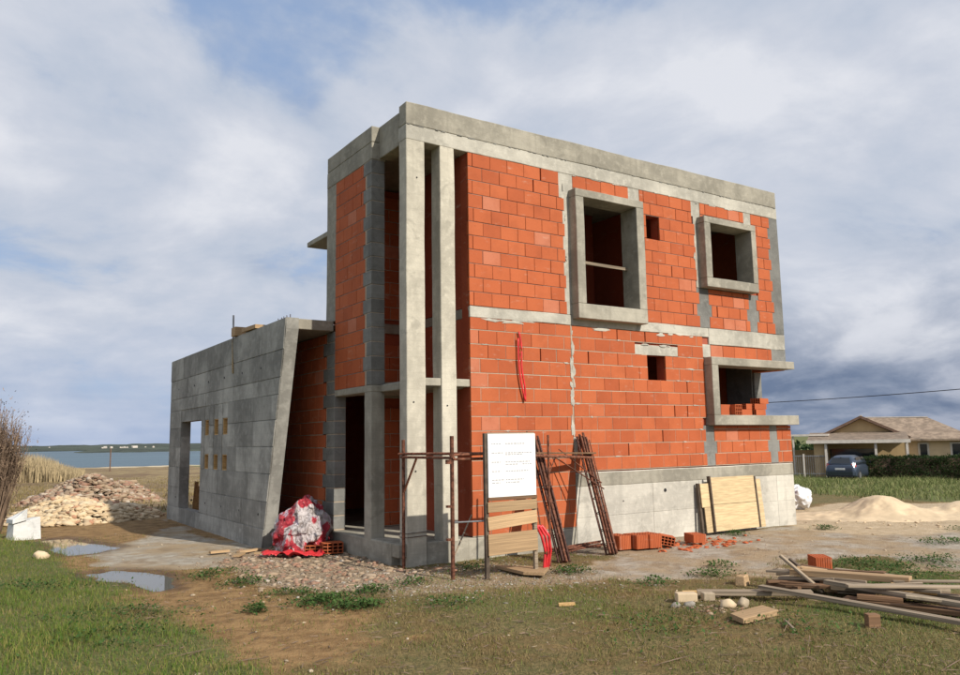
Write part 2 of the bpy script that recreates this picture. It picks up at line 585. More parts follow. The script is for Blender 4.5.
def link(name, me, material, parent=None, smooth=False, bevel=0.0):
    o = bpy.data.objects.new(name, me)
    if material is not None and len(me.materials) == 0:
        me.materials.append(MATS[material])
    if smooth:
        me.polygons.foreach_set('use_smooth', [True] * len(me.polygons))
    COL.objects.link(o)
    if parent is not None:
        o.parent = parent
    if bevel:
        bv = o.modifiers.new('bevel', 'BEVEL')
        bv.width = bevel
        bv.segments = 2
        bv.limit_method = 'ANGLE'
    return o


def tag(o, label, cat, group=None, kind=None):
    if label:
        o['label'] = label
    if cat:
        o['category'] = cat
    if group:
        o['group'] = group
    if kind:
        o['kind'] = kind
    return o


def thing(name, label, cat, loc=(0, 0, 0), rz=0.0, group=None):
    o = bpy.data.objects.new(name, None)
    o.empty_display_size = 0.2
    COL.objects.link(o)
    o.location = loc
    o.rotation_euler = (0, 0, rz)
    return tag(o, label, cat, group)


def np_mesh(name, V, F, material, parent=None, smooth=False):
    """fast mesh from numpy arrays, F is (n,3) or (n,4)"""
    me = bpy.data.meshes.new(name)
    V = np.asarray(V, np.float32)
    F = np.asarray(F, np.int32)
    k = F.shape[1]
    me.vertices.add(len(V))
    me.vertices.foreach_set('co', V.ravel())
    me.loops.add(F.size)
    me.loops.foreach_set('vertex_index', F.ravel())
    me.polygons.add(len(F))
    me.polygons.foreach_set('loop_start', np.arange(0, F.size, k, dtype=np.int32))
    me.update(calc_edges=True)
    me.validate()
    return link(name, me, material, parent, smooth)

# ================================================================== the unfinished house
L = 9.82
HOUSE = thing('unfinished_house', 'two-storey house shell of red clay block and raw grey concrete, still under construction', 'house')


def FM(u, d, z):                       # front wall: u along +X, d inwards
    return (u, d, z)


def LM(u, d, z):                       # left-hand walls: u along +Y, d inwards from x = -0.15
    return (-0.15 + d, u, z)


def cellwall(us, zs, solid, d0, d1, mp):
    """wall slab with openings, only its outer faces are made"""
    us, zs = sorted(set(us)), sorted(set(zs))
    nu, nz = len(us) - 1, len(zs) - 1
    S = [[solid((us[i] + us[i + 1]) / 2, (zs[j] + zs[j + 1]) / 2) for j in range(nz)] for i in range(nu)]
    g = lambda i, j: 0 <= i < nu and 0 <= j < nz and S[i][j]
    b = MB()
    q4 = [(0, 1, 2, 3)]
    for i in range(nu):
        for j in range(nz):
            if not S[i][j]:
                continue
            u0, u1, z0, z1 = us[i], us[i + 1], zs[j], zs[j + 1]
            b.add([mp(u0, d0, z0), mp(u1, d0, z0), mp(u1, d0, z1), mp(u0, d0, z1)], q4)
            b.add([mp(u1, d1, z0), mp(u0, d1, z0), mp(u0, d1, z1), mp(u1, d1, z1)], q4)
            if not g(i - 1, j):
                b.add([mp(u0, d1, z0), mp(u0, d0, z0), mp(u0, d0, z1), mp(u0, d1, z1)], q4)
            if not g(i + 1, j):
                b.add([mp(u1, d0, z0), mp(u1, d1, z0), mp(u1, d1, z1), mp(u1, d0, z1)], q4)
            if not g(i, j - 1):
                b.add([mp(u0, d1, z0), mp(u1, d1, z0), mp(u1, d0, z0), mp(u0, d0, z0)], q4)
            if not g(i, j + 1):
                b.add([mp(u0, d0, z1), mp(u1, d0, z1), mp(u1, d1, z1), mp(u0, d1, z1)], q4)
    return b


BRICK_L, GAP = 0.376, 0.010
bricks = []            # (wall key, u0, u1, z0, z1, proud, candidate for its own object)


def subtract(iv, holes):
    out = [iv]
    for a, b in holes:
        nxt = []
        for u0, u1 in out:
            if b <= u0 or a >= u1:
                nxt.append((u0, u1))
                continue
            if a > u0:
                nxt.append((u0, a))
            if b < u1:
                nxt.append((b, u1))
        out = nxt
    return [(a, b) for a, b in out if b - a > 0.03]


def lay(wall, u0, u1, rows, holes, mortar, own=True, gapz=0.012, head=0.6, phase=0.0, mrec=0.004):
    """bricks row by row; holes = (u0, u1, z0, z1, tooth)"""
    mp = FM if wall in ('front', 'loggia') else LM
    off = {'front': 0.0, 'loggia': 2.55, 'left_upper': 0.0, 'left_ground': 0.0}[wall]
    for k, (za, zb) in enumerate(rows):
        hs = []
        for h in holes:
            if min(zb, h[3]) - max(za, h[2]) > 0.03:
                t = h[4] if (len(h) > 4 and k % 2) else 0.0
                hs.append((h[0] - t, h[1] + t))
        for a, b in subtract((u0, u1), hs):
            # mortar bed below the row
            mortar.add([mp(a, off + mrec, za - gapz / 2), mp(b, off + mrec, za - gapz / 2), mp(b, off + mrec, za + gapz / 2), mp(a, off + mrec, za + gapz / 2)], [(0, 1, 2, 3)])
            x = u0 + phase + (BRICK_L / 2 if k % 2 else 0.0) - BRICK_L * 4 + random.uniform(-0.02, 0.02)
            cuts = [a]
            while x < b:
                if x > a + 0.07 and x < b - 0.07:
                    cuts.append(x)
                x += BRICK_L
            cuts.append(b)
            for i in range(len(cuts) - 1):
                ca, cb = cuts[i], cuts[i + 1]
                hole = random.random() < 0.035 and i > 0
                g0 = GAP / 2 if i else 0.0
                if hole:
                    g0 = 0.022
                elif i and random.random() < head:
                    mortar.add([mp(ca - GAP / 2, off + mrec + 0.003, za), mp(ca + GAP / 2, off + mrec + 0.003, za), mp(ca + GAP / 2, off + mrec + 0.003, zb), mp(ca - GAP / 2, off + mrec + 0.003, zb)], [(0, 1, 2, 3)])
                bricks.append((wall, ca + g0, cb - (GAP / 2 if i < len(cuts) - 2 else 0), za + gapz / 2, zb - gapz / 2, random.uniform(-0.003, 0.003), own))


# ---- row heights
CH = 0.2465
ROW0 = 0.352
g_rows = [(ROW0 + CH * k, ROW0 + CH * (k + 1)) for k in range(14)] + [(ROW0 + CH * 14, 4.02)]
UH = (6.94 - 4.216) / 11
u_rows = [(4.216 + UH * k, 4.216 + UH * (k + 1)) for k in range(11)]
SW = (5.39, 5.90, ROW0 + CH * 11, ROW0 + CH * 13)           # small window, ground floor
VENT = (5.52, 5.90, u_rows[7][0], u_rows[8][1])
W1 = (3.49, 5.26, 4.14, 6.62)
W2 = (7.05, 8.74, 5.07, 6.60)
W3 = (7.05, 9.83, 2.16, 3.58)

# ---- front wall
opens = [SW, VENT, (W1[0] + .01, W1[1] - .01, W1[2] + .02, W1[3] - .01), (W2[0] + .01, W2[1] - .01, W2[2] + .01, W2[3] - .01), (W3[0] + .01, 10.0, W3[2] + .01, W3[3] - .01)]


def solid_front(u, z):
    if u < 3.45 and z < ROW0:
        return False
    if u > 3.45 and z < 1.31:
        return False
    return not any(a < u < b and c < z < d for a, b, c, d in opens)


us = [1.22, 3.45, L - 0.26] + [q for o in opens for q in o[:2] if q < L - 0.26]
zs = [0.0, ROW0, 1.31, 6.94] + [q for o in opens for q in o[2:]]
front_wall = cellwall(us, zs, solid_front, 0.045, 0.25, FM).build('front_wall', 'clay_core', HOUSE, fix=False)
front_wall['label'] = 'sunlit front wall of orange-red hollow clay blocks'

mort_g, mort_u = MB(), MB()
ties = []            # concrete infill between the blocks: (u0, u1, z0, z1, material, tooth)
T = lambda a, b, c, d, m='concrete_pale', t=0.0: ties.append((a, b, c, d, m, t))
T(3.435, 3.47, 1.33, 4.02, 'mortar')
T(5.07, 6.27, SW[3], SW[3] + 0.2)
T(5.24, 5.385, SW[2], SW[3] + 0.01, 'mortar')
T(7.03, 7.27, 3.585, 3.86)
T(9.30, L, 3.585, 3.86, 'concrete_block')
T(6.99, 7.25, 1.33, 2.155, 'concrete_block', 0.07)
T(9.06, 9.32, 1.33, 2.155, 'concrete_block', 0.07)
T(3.37, 3.50, 4.22, 6.94, 'concrete_pale', 0.04)
T(3.25, 3.60, 6.45, 6.94)
T(5.05, 5.36, 6.63, 6.94)
T(6.96, 7.06, 5.07, 6.94, 'concrete_pale', 0.02)
T(6.88, 7.16, 6.61, 6.94)
T(8.60, 8.85, 6.61, 6.94)
T(7.00, 7.30, 4.22, 5.06, 'concrete_block', 0.08)
T(8.62, 8.88, 4.22, 5.06, 'concrete_block', 0.08)
T(9.50, L, 4.22, 6.94, 'concrete_block', 0.07)
tie_holes = [(a, b, c, d, t) for a, b, c, d, m, t in ties if m != 'mortar' or a < 4]
win_holes = [SW + (0,), VENT + (0,), W1 + (0,), W2 + (0,), (W3[0], 10, W3[2], W3[3], 0)]

lay('front', 1.22, 3.45, g_rows[:4], [], mort_g, head=0.75, gapz=0.013)
lay('front', 1.22, L, g_rows[4:], tie_holes + win_holes + [(7.27, 10, 3.58, 4.02)], mort_g, head=0.75, gapz=0.013)
lay('front', 7.27, 9.30, [(3.59, 3.855)], [], mort_g, head=0.6, gapz=0.012)
lay('front', 7.25, 9.06, [(2.083, 2.156)], [], mort_g, head=0.6, gapz=0.012)
lay('front', 9.32, L, [(2.083, 2.156)], [], mort_g, head=0.6, gapz=0.012)
lay('front', 1.22, L, u_rows, tie_holes + win_holes, mort_u, head=0.35, gapz=0.011, phase=0.1, mrec=0.010)
lay('front', 3.60, 5.05, [(6.625, 6.688)], [], mort_u, gapz=0.01, mrec=0.01)
lay('front', 7.16, 8.60, [(6.606, 6.688)], [], mort_u, gapz=0.01, mrec=0.01)
lay('front', 7.30, 8.62, [(4.964, 5.064)], [], mort_u, gapz=0.01, mrec=0.01)
mort_g.build('mortar_joint', 'mortar', front_wall, fix=False)
mort_u.build('mortar_joint', 'mortar_grey', front_wall, fix=False)
for a, b, c, d, m_, t in ties:
    e = t + 0.0
    pr = 0.0085 if m_ != 'mortar' else 0.001
    MB().rbox(a - e, min(b + e, L - 0.002 if b >= L else 99), pr, 0.06, c, d, 0.12, 0.004, 0.004).build('tie_column' if d - c > b - a else 'concrete_patch', m_, front_wall, fix=False)

# ---- left upper wall (over the porch) and left ground wall
lu_rows = [(2.885 + 0.2490 * k, 2.885 + 0.2490 * (k + 1)) for k in range(16)]
mort_l = MB()
left_upper = cellwall([1.10, 2.55], [2.885, 6.87], lambda u, z: True, 0.045, 0.25, LM).build('side_wall', 'clay_core', HOUSE, fix=False)
lay('left_upper', 1.24, 2.55, lu_rows, [(1.0, 1.26, 0, 9, 0.07)], mort_l, head=0.6, gapz=0.012, mrec=0.006)
mort_l.build('mortar_joint', 'mortar_grey', left_upper, fix=False)
mort_l = MB()
lg_rows = [r for r in g_rows]
lg_rows[-1] = (lg_rows[-1][0], 3.99)
left_ground = cellwall([2.62, 11.0], [0.0, 3.99], lambda u, z: True, 0.045, 0.25, LM).build('side_wall', 'clay_core', HOUSE, fix=False)
lay('left_ground', 2.95, 8.6, lg_rows, [(2.5, 3.0, 0, 9, 0.10)], mort_l, head=0.6, gapz=0.014, mrec=0.003)
mort_l.build('mortar_joint', 'mortar', left_ground, fix=False)

# ---- wall at the back of the corner porch
mort_p = MB()
porch_wall = cellwall([0.62, 1.6], [0.34, 6.9], lambda u, z: True, 2.595, 2.80, FM).build('porch_wall', 'clay_core', HOUSE, fix=False)
lay('loggia', 0.62, 1.6, [(ROW0 + CH * k, ROW0 + CH * (k + 1)) for k in range(26)], [(0, 9, 3.98, 4.25, 0), (0, 9, 2.75, 3.0, 0)], mort_p, own=False, gapz=0.014)
mort_p.build('mortar_joint', 'mortar', porch_wall, fix=False)
MB().rbox(0.62, 1.6, 2.545, 2.62, 4.02, 4.21, 0.2, 0.003).build('ring_beam', 'concrete', porch_wall, fix=False)
MB().rbox(0.62, 1.6, 2.545, 2.62, 2.76, 2.93, 0.2, 0.003).build('ring_beam', 'concrete', porch_wall, fix=False)

# ---- place the bricks: the 300 that show largest are objects, the rest one joined part
BR_CACHE = {}


def brick_geo(ln, h, dp=0.055, ch=0.005):
    x, z = ln / 2, h / 2
    v = [(-x + ch, 0, -z + ch), (x - ch, 0, -z + ch), (x - ch, 0, z - ch), (-x + ch, 0, z - ch),
         (-x, ch, -z), (x, ch, -z), (x, ch, z), (-x, ch, z), (-x, dp, -z), (x, dp, -z), (x, dp, z), (-x, dp, z)]
    f = [(0, 1, 2, 3), (4, 5, 1, 0), (5, 6, 2, 1), (6, 7, 3, 2), (7, 4, 0, 3), (8, 9, 5, 4), (9, 10, 6, 5), (10, 11, 7, 6), (11, 8, 4, 7)]
    return v, f


def brick_mesh(ln, h):
    key = (round(ln, 2), round(h, 3))
    if key not in BR_CACHE:
        b = MB()
        b.add(*brick_geo(key[0], key[1]))
        me = b.mesh('brick')
        me.materials.append(MATS['clay'])
        BR_CACHE[key] = me
    return BR_CACHE[key]


def brick_rank(bk):
    wall, u0, u1, z0, z1, pr, own = bk
    if not own:
        return -1
    mp = LM if wall.startswith('left') else FM
    c = Vector(mp((u0 + u1) / 2, 0, (z0 + z1) / 2))
    n = Vector((-1, 0, 0)) if wall.startswith('left') else Vector((0, -1, 0))
    d = CAM - c
    if wall == 'left_ground' and (u0 > 5.3):
        return -1
    return (u1 - u0) * (z1 - z0) * n.dot(d.normalized()) / d.length_squared


bricks.sort(key=brick_rank, reverse=True)
WALLOBJ = {'front': front_wall, 'left_upper': left_upper, 'left_ground': left_ground}
rest = MB()
for i, bk in enumerate(bricks):
    wall, u0, u1, z0, z1, pr, own = bk
    uc, zc = (u0 + u1) / 2, (z0 + z1) / 2
    left = wall.startswith('left')
    off = 2.55 if wall == 'loggia' else 0.0
    mp = LM if left else FM
    if i < 300 and own:
        o = bpy.data.objects.new('brick', brick_mesh(u1 - u0, z1 - z0))
        COL.objects.link(o)
        o.parent = WALLOBJ[wall]
        o.location = mp(uc, off + pr, zc)
        o.rotation_euler = (random.uniform(-.004, .004), random.uniform(-.004, .004), -math.pi / 2 if left else 0)
    else:
        v, f = brick_geo(u1 - u0, z1 - z0)
        rest.add([mp(uc + (-a if left else a), off + pr + b, zc + c) for a, b, c in v], f)
br = rest.build('brick_courses', 'clay', HOUSE, fix=False)
br['kind'] = 'stuff'

# ---- grey concrete blocks: end of the upper side wall, corner of the ground-floor wall
mort_b = MB()
mort_b.box(-0.144, 0.104, 1.008, 1.30, 2.89, 6.87)
for k, (za, zb) in enumerate(lu_rows):
    t = 0.33 if k % 2 else 0.19
    MB().rbox(-0.152, 0.11, 1.0, 1.0 + t, za + .006, zb - .006, 0.15, 0.003, 0.008).build('concrete_block', 'concrete_block', HOUSE, fix=False)
mort_b.box(-0.144, 0.074, 2.556, 2.95, 0.34, 3.99)
for k, (za, zb) in enumerate(lg_rows):
    t = 0.55 if k % 2 else 0.36
    MB().rbox(-0.152, 0.08, 2.55, 2.55 + t, za + .008, zb - .008, 0.15, 0.003, 0.008).build('concrete_block', 'concrete_block', HOUSE, fix=False)
mort_b.build('block_joint', 'mortar', HOUSE, fix=False)

# ---- concrete frame


def cpart(name, x0, x1, y0, y1, z0, z1, m_='concrete', step=0.2, amp=0.005, edge=0.014, parent=None):
    return MB().rbox(x0, x1, y0, y1, z0, z1, step, amp, edge).build(name, m_, parent or HOUSE, fix=False)


cpart('column', 0.0, 0.35, 0.0, 0.26, -0.25, 6.945, 'concrete_column', amp=0.006)
cpart('column', 0.65, 0.94, 0.0, 0.30, 0.30, 6.945, 'concrete_column', amp=0.006)
cpart('pillar', -0.15, 0.11, 1.0, 1.27, 0.30, 2.775)
cpart('beam', 0.34, 0.66, 0.03, 0.27, 2.82, 2.95)
cpart('beam', 0.93, 1.24, 0.03, 0.27, 2.82, 2.95)
cpart('beam', 0.02, 0.27, 0.25, 1.02, 2.77, 2.89)
cpart('beam', -0.15, 0.12, 1.0, 2.56, 2.77, 2.89)
cpart('landing_slab', 0.10, 1.24, 0.26, 2.56, 2.80, 2.92)
cpart('ring_beam', 0.0, L, 0.0, 0.28, 6.94, 7.205, 'concrete_pale', amp=0.006)
pp = cpart('parapet', 0.003, L - 0.003, 0.006, 0.278, 7.21, 7.60, amp=0.008)
lip = MB()
xs = np.arange(0.02, L - 0.05, 0.11)
for x in xs:
    if random.random() < 0.4:
        w = random.uniform(0.03, 0.11)
        h = random.uniform(0.003, 0.012)
        lip.box(x, x + w, -0.004 - random.uniform(0, .008), 0.02, 7.207 - h, 7.207 + h * 0.4)
lip.build('joint_lip', 'concrete_block', pp, fix=False)
cpart('beam', 0.0, 0.26, 0.275, 1.01, 6.90, 7.49)
cpart('ring_beam', -0.15, 0.13, 1.0, 3.0, 6.87, 7.19)
cpart('parapet', -0.147, 0.128, 1.003, 2.997, 7.195, 7.49)
cpart('column', -0.148, 0.12, 2.55, 3.0, 4.19, 6.87)
cpart('floor_band', 1.22, 7.24, 0.002, 0.08, 4.02, 4.216, 'concrete_pale', 0.12, 0.008)
cpart('floor_band', 7.24, L, 0.002, 0.08, 3.862, 4.216, 'concrete_pale', 0.12, 0.008)
cpart('floor_slab', 1.24, L - 0.01, 0.09, 6.9, 4.025, 4.20, step=1.0)
cpart('roof_slab', 0.0, L - 0.02, 0.26, 3.0, 6.96, 7.12, step=1.0)
cpart('roof_slab', 1.6, L - 0.02, 3.0, 7.0, 6.96, 7.12, step=1.0)
cpart('canopy_slab', -0.15, 1.7, 2.98, 4.05, 5.93, 6.03)
cpart('ground_slab', -0.14, L - 0.01, 0.02, 7.0, 0.12, 0.335, step=1.0)
cpart('plinth', 0.35, 3.45, 0.0, 0.3, -0.25, 0.335, amp=0.007)
cpart('plinth', -0.15, 0.10, 0.26, 2.98, -0.25, 0.33, amp=0.006)
cpart('plinth', -0.13, 0.10, 2.98, 11.0, -0.25, 0.34, amp=0.006)
# base of the front wall: cast in formwork panels
base_wall = cpart('base_wall', 3.45, L, 0.004, 0.30, -0.3, 1.312, 'concrete_base', 0.3)
MB().tube([(4.6, -0.008, 0.75), (4.6, 0.0, 0.75)], 0.014, 8).build('tie_hole', 'black_rubber', HOUSE)
bx = [3.455, 4.05, 5.39, 6.7, 7.95, 9.2, L - 0.005]
for i in range(len(bx) - 1):
    for za, zb in ((-0.28, 0.498), (0.502, 1.05)):
        cpart('cast_panel', bx[i] + 0.003, bx[i + 1] - 0.003, -0.002, 0.02, za + .003, zb - .003, 'concrete_base', 0.25, 0.0015, 0.004, base_wall)
cpart('cast_panel', 3.455, L - 0.005, -0.006, 0.02, 1.06, 1.30, 'concrete', 0.15, 0.006, 0.006, base_wall)
MB().tube([(5.72, -0.012, 0.90), (5.72, 0.01, 0.90)], 0.035, 10).build('drain_hole', 'black_rubber', base_wall)

# ---- other outer walls (round the back) and partitions


def clay_wall(x0, x1, y0, y1, z0, z1, name='rear_wall'):
    return MB().box(x0, x1, y0, y1, z0, z1).build(name, 'clay_core' if name == 'partition' else 'clay', HOUSE, fix=False)  # partitions take a darker clay, room shade put into the colour


rw = cellwall([0.065, 0.72, 7.0], [0.0, 2.16, 2.38, 3.40, 6.94], lambda u, z: not (u < 0.72 and 2.16 < z < 3.40), 0.0, 0.25, lambda u, d, z: (L - d, u, z)).build('rear_wall', 'clay', HOUSE, fix=False)
clay_wall(0.1, L - 0.25, 6.75, 7.0, 0.3, 4.0)
clay_wall(1.85, L - 0.25, 6.75, 7.0, 4.0, 6.95)
clay_wall(-0.14, 1.6, 2.80, 3.0, 4.2, 6.9)
clay_wall(1.6, 1.85, 3.0, 6.75, 4.2, 6.95)
clay_wall(1.24, 1.46, 0.25, 2.55, 0.335, 4.02, 'partition')
clay_wall(1.24, 1.46, 0.25, 2.80, 4.2, 6.95, 'partition')
clay_wall(3.5, 3.7, 0.26, 6.75, 0.335, 4.02, 'partition')  # partition added to keep the ground-floor rooms dark
clay_wall(5.25, 5.85, 2.0, 2.2, 4.2, 6.95, 'partition')
clay_wall(6.3, 6.5, 0.26, 6.75, 4.2, 6.95, 'partition')
clay_wall(6.4, 9.5, 3.2, 3.4, 0.335, 4.02, 'partition')
cpart('tie_column', L - 0.29, L - 0.24, 0.76, 1.5, 2.2, 4.02, 'concrete_block')
cpart('jamb_shade', L - 0.255, L + 0.002, 0.705, 0.76, 2.37, 3.41, 'concrete_block')  # dark block facing over the clay reveal, its colour stands for shade
cpart('parapet', L - 0.27, L, 0.28, 7.0, 6.95, 7.55, step=0.5)
cpart('parapet', 1.6, L - 0.27, 6.75, 7.0, 6.96, 7.5, step=0.5)


# ---- projecting concrete window surrounds


def frame(o, i, y0=-0.2, y1=0.26):
    ox0, ox1, oz0, oz1 = o
    ix0, ix1, iz0, iz1 = i
    b = MB()
    b.rbox(ox0, ix0, y0, y1, iz0, iz1, 0.15, 0.004, 0.012)
    b.rbox(ix1, ox1, y0, y1, iz0, iz1, 0.15, 0.004, 0.012)
    b.rbox(ox0, ox1, y0, y1, oz0, iz0, 0.15, 0.004, 0.012)
    b.rbox(ox0, ox1, y0, y1, iz1, oz1, 0.15, 0.004, 0.012)
    return b.build('window_surround', 'concrete', HOUSE, fix=False)


frame(W1, (3.69, 5.06, 4.42, 6.47))
frame(W2, (7.24, 8.58, 5.27, 6.46))
b = MB()
b.rbox(7.05, 7.25, -0.2, 0.26, 2.37, 3.41, 0.15, 0.004, 0.012)
b.rbox(7.05, L + 0.003, -0.2, 0.26, 3.41, 3.58, 0.15, 0.004, 0.012)
b.rbox(7.05, L + 0.04, -0.2, 0.26, 2.16, 2.37, 0.15, 0.004, 0.012)
b.rbox(L - 0.25, L + 0.04, 0.26, 0.95, 2.165, 2.372, 0.15, 0.004, 0.012)
b.rbox(L - 0.25, L + 0.003, 0.26, 0.95, 3.405, 3.575, 0.15, 0.004, 0.012)
b.build('window_surround', 'concrete', HOUSE, fix=False)['label'] = 'corner window surround with long sill and lintel'

# ---- low concrete wing on the left
WX, WT = -1.10, 0.24
GATE = (8.25, 10.28, 0.33, 2.52)
SLOTS = [(a, b, z0, z1) for z0, z1 in ((2.14, 2.50), (1.37, 1.71)) for a, b in ((7.57, 7.95), (6.80, 7.19), (6.09, 6.49))]
HO = [GATE] + SLOTS
WM = lambda u, d, z: (WX + d, u, z)
yend = lambda z: 2.56 + max(0.0, 4.0 - z) * 0.275
us = [3.8, 11.55] + [q for h in HO for q in h[:2]]
zs = [-0.3, 4.2] + [q for h in HO for q in h[2:]]
wing_wall = cellwall(us, zs, lambda u, z: not any(a < u < b_ and c < z < d for a, b_, c, d in HO), 0.004, WT, WM)
wing_wall.prism([(yend(-0.3), -0.3), (3.8, -0.3), (3.8, 4.2), (2.56, 4.2), (2.56, 4.0)], 0.004, WT, WM)
wing = wing_wall.build('wing_wall', 'concrete_panel', HOUSE)
wing['label'] = 'bare board-marked concrete wall with gate opening, six small slots and slanted end'
rows_w = [-0.28, 0.35, 0.85, 1.365, 1.87, 2.36, 2.82, 3.13, 3.63, 4.195]
for k in range(len(rows_w) - 1):
    za, zb = rows_w[k] + .008, rows_w[k + 1] - .008
    hs = sorted([(a - 0.001, b_ + 0.001) for a, b_, c, d in HO if min(zb, d) - max(za, c) > 0.02])
    for a, b_ in subtract((2.4, 11.54), hs):
        cuts = [a]
        x = 2.9 + (k * 0.83) % 1.9
        while x < b_ - 0.35:
            if x > a + 0.35:
                cuts.append(x)
            x += random.choice((1.25, 1.6, 1.9, 2.2))
        cuts.append(b_)
        for i in range(len(cuts) - 1):
            p0, p1 = cuts[i] + .006, cuts[i + 1] - .006
            pr = random.uniform(0.004, 0.014)
            if p0 < 3.7:
                pl = [(yend(za), za), (p1, za), (p1, zb), (yend(zb), zb)]
                if p1 < yend(za) + 0.1:
                    continue
            else:
                pl = [(p0, za), (p1, za), (p1, zb), (p0, zb)]
            MB().prism(pl, -pr, 0.02, WM).build('cast_panel', 'concrete_panel', wing, bevel=0.003)
cpart('roof_slab', WX + WT, -0.155, 2.60, 11.5, 4.0, 4.195, step=0.5)
cpart('roof_slab', -0.15, 1.6, 3.02, 11.0, 3.995, 4.19, step=1.0)
clay_wall(-0.1, 9.5, 10.8, 11.0, 0.3, 3.99)
clay_wall(9.3, 9.5, 7.0, 10.8, 0.3, 3.99)
cpart('roof_slab', 1.6, 9.5, 7.0, 11.0, 3.995, 4.19, step=1.0)
for y in (2.62, 2.78, 2.93, 3.08, 3.24):
    MB().tube([(-1.0, y, 4.18), (-1.0 + random.uniform(-.01, .01), y + 0.01, 4.27)], 0.007, 6).build('rebar_stub', 'rust_dark', wing)

# wooden boxes left in the six small slots, tie holes, mortar smears
for a, b_, z0, z1 in SLOTS:
    t = 0.02
    m_ = MB()
    m_.box(WX + 0.02, WX + WT + .01, a + .001, a + t, z0 + .001, z1 - .001)
    m_.box(WX + 0.02, WX + WT + .01, b_ - t, b_ - .001, z0 + .001, z1 - .001)
    m_.box(WX + 0.02, WX + WT + .01, a + t, b_ - t, z0 + .001, z0 + t)
    m_.box(WX + 0.02, WX + WT + .01, a + t, b_ - t, z1 - t, z1 - .001)
    m_.build('slot_lining', 'wood_fresh', wing, fix=False)
for y in (3.9, 5.1, 6.4, 7.7, 9.0, 10.6):
    for z in (0.6, 3.38):
        MB().tube([(WX - 0.0155, y, z), (WX + .01, y, z)], 0.022, 8).build('tie_hole', 'black_rubber', wing)
for x, z in ((0.12, 2.55), (0.20, 6.3), (0.75, 2.5), (0.15, 1.45)):
    MB().tube([(x, -0.010, z), (x, 0.01, z)], 0.014, 8).build('tie_hole', 'black_rubber', HOUSE)
sm_ = MB()


def smear(x, z, rx, rz_, n=11):
    pts = []
    for k in range(n):
        a = 2 * math.pi * k / n
        r = random.uniform(0.45, 1.15)
        pts.append((x + rx * r * math.cos(a), -0.0045 - random.uniform(0, .002), z + rz_ * r * math.sin(a)))
    sm_.add([(x, -0.009, z)] + pts, [(0, 1 + (k + 1) % n, 1 + k) for k in range(n)])


for k in range(9):
    smear(random.uniform(1.4, 7.0), 4.02 - random.uniform(0, .04), random.uniform(.06, .3), random.uniform(.012, .04))
for k in range(22):
    smear(random.choice((3.44, 3.47, 3.42)) + random.uniform(-.02, .02), random.uniform(1.5, 4.0), random.uniform(.015, .05), random.uniform(.04, .16))
for k in range(8):
    smear(random.choice((3.33, 3.38, 5.33, 6.92, 6.95)) + random.uniform(-.03, .03), random.uniform(4.4, 6.9), random.uniform(.02, .05), random.uniform(.04, .12))
for k in range(8):
    smear(random.uniform(1.3, 9.4), 6.95 - random.uniform(0, .03), random.uniform(.05, .22), random.uniform(.008, .03))
for k in range(4):
    smear(random.uniform(5.0, 6.4), 3.76, random.uniform(.04, .12), random.uniform(.01, .03))
for k in range(26):
    smear(random.choice((random.uniform(1.4, 5.0), random.uniform(6.1, 6.9))), random.choice([r_[0] for r_ in g_rows[5:]]), random.uniform(.03, .12), random.uniform(.008, .02))
o = sm_.build('mortar_smears', 'concrete_pale', front_wall, fix=False)
o['kind'] = 'stuff'

# ================================================================== terrain
SEA_Z = -5.0


def sstep(x, a, b):
    t = np.clip((x - a) / (b - a), 0, 1)
    return t * t * (3 - 2 * t)


def poly_dist(x, y, poly):
    """signed distance to a polygon, positive inside"""
    P = np.asarray(poly, float)
    d = np.full(x.shape, 1e9)
    ins = np.zeros(x.shape, bool)
    n = len(P)
    for i in range(n):
        a, b = P[i], P[(i + 1) % n]
        e = b - a
        t = np.clip(((x - a[0]) * e[0] + (y - a[1]) * e[1]) / (e @ e), 0, 1)
        d = np.minimum(d, np.hypot(x - a[0] - t * e[0], y - a[1] - t * e[1]))
        c = (a[1] > y) != (b[1] > y)
        with np.errstate(divide='ignore', invalid='ignore'):
            xi = a[0] + (y - a[1]) * e[0] / (e[1] if e[1] != 0 else 1e-9)
        ins ^= c & (x < xi)
    return np.where(ins, d, -d)


P_GRASS_L = [(-3.55, -5.2), (-3.9, -4.2), (-4.05, -2.7), (-4.15, -0.5), (-4.1, 1.6), (-4.35, 3.5), (-4.5, 6.0), (-4.75, 9.0), (-5.2, 14.0), (-9, 26), (-60, 40), (-60, -40), (-9, -30), (-4, -9)]
P_PATH = [(-1.25, 11.2), (-1.2, 8.0), (-1.2, 4.0), (-1.4, 2.6), (-2.2, 1.8), (-3.0, 2.2), (-4.15, 3.6), (-3.9, 5.0), (-3.0, 6.6), (-2.0, 9.0)]
P_PAD = [(1.3, -2.6), (2.4, -3.35), (3.9, -3.9), (5.4, -3.6), (6.3, -3.9), (5.6, -5.3), (7.0, -6.0), (14, -6.5), (16, -2.5), (10.5, -0.9), (9.9, 0.3), (3.4, 0.2), (2.6, -0.9)]
P_SANDY = [(9.9, 1.2), (8.9, -1.2), (9.5, -2.4), (12, -3.4), (17, -3.6), (19, 0.2), (16, 2.6), (12, 2.2)]
P_PUD1 = [(-4.35, 8.5), (-3.8, 8.4), (-3.5, 7.1), (-3.2, 6.0), (-3.7, 5.3), (-4.15, 5.2), (-4.25, 6.4)]
P_PUD2 = [(-4.25, 2.75), (-3.8, 2.9), (-3.25, 2.3), (-3.15, 1.6), (-3.35, 1.0), (-3.4, 0.5), (-3.6, 0.5), (-3.75, 1.4), (-4.1, 2.0)]
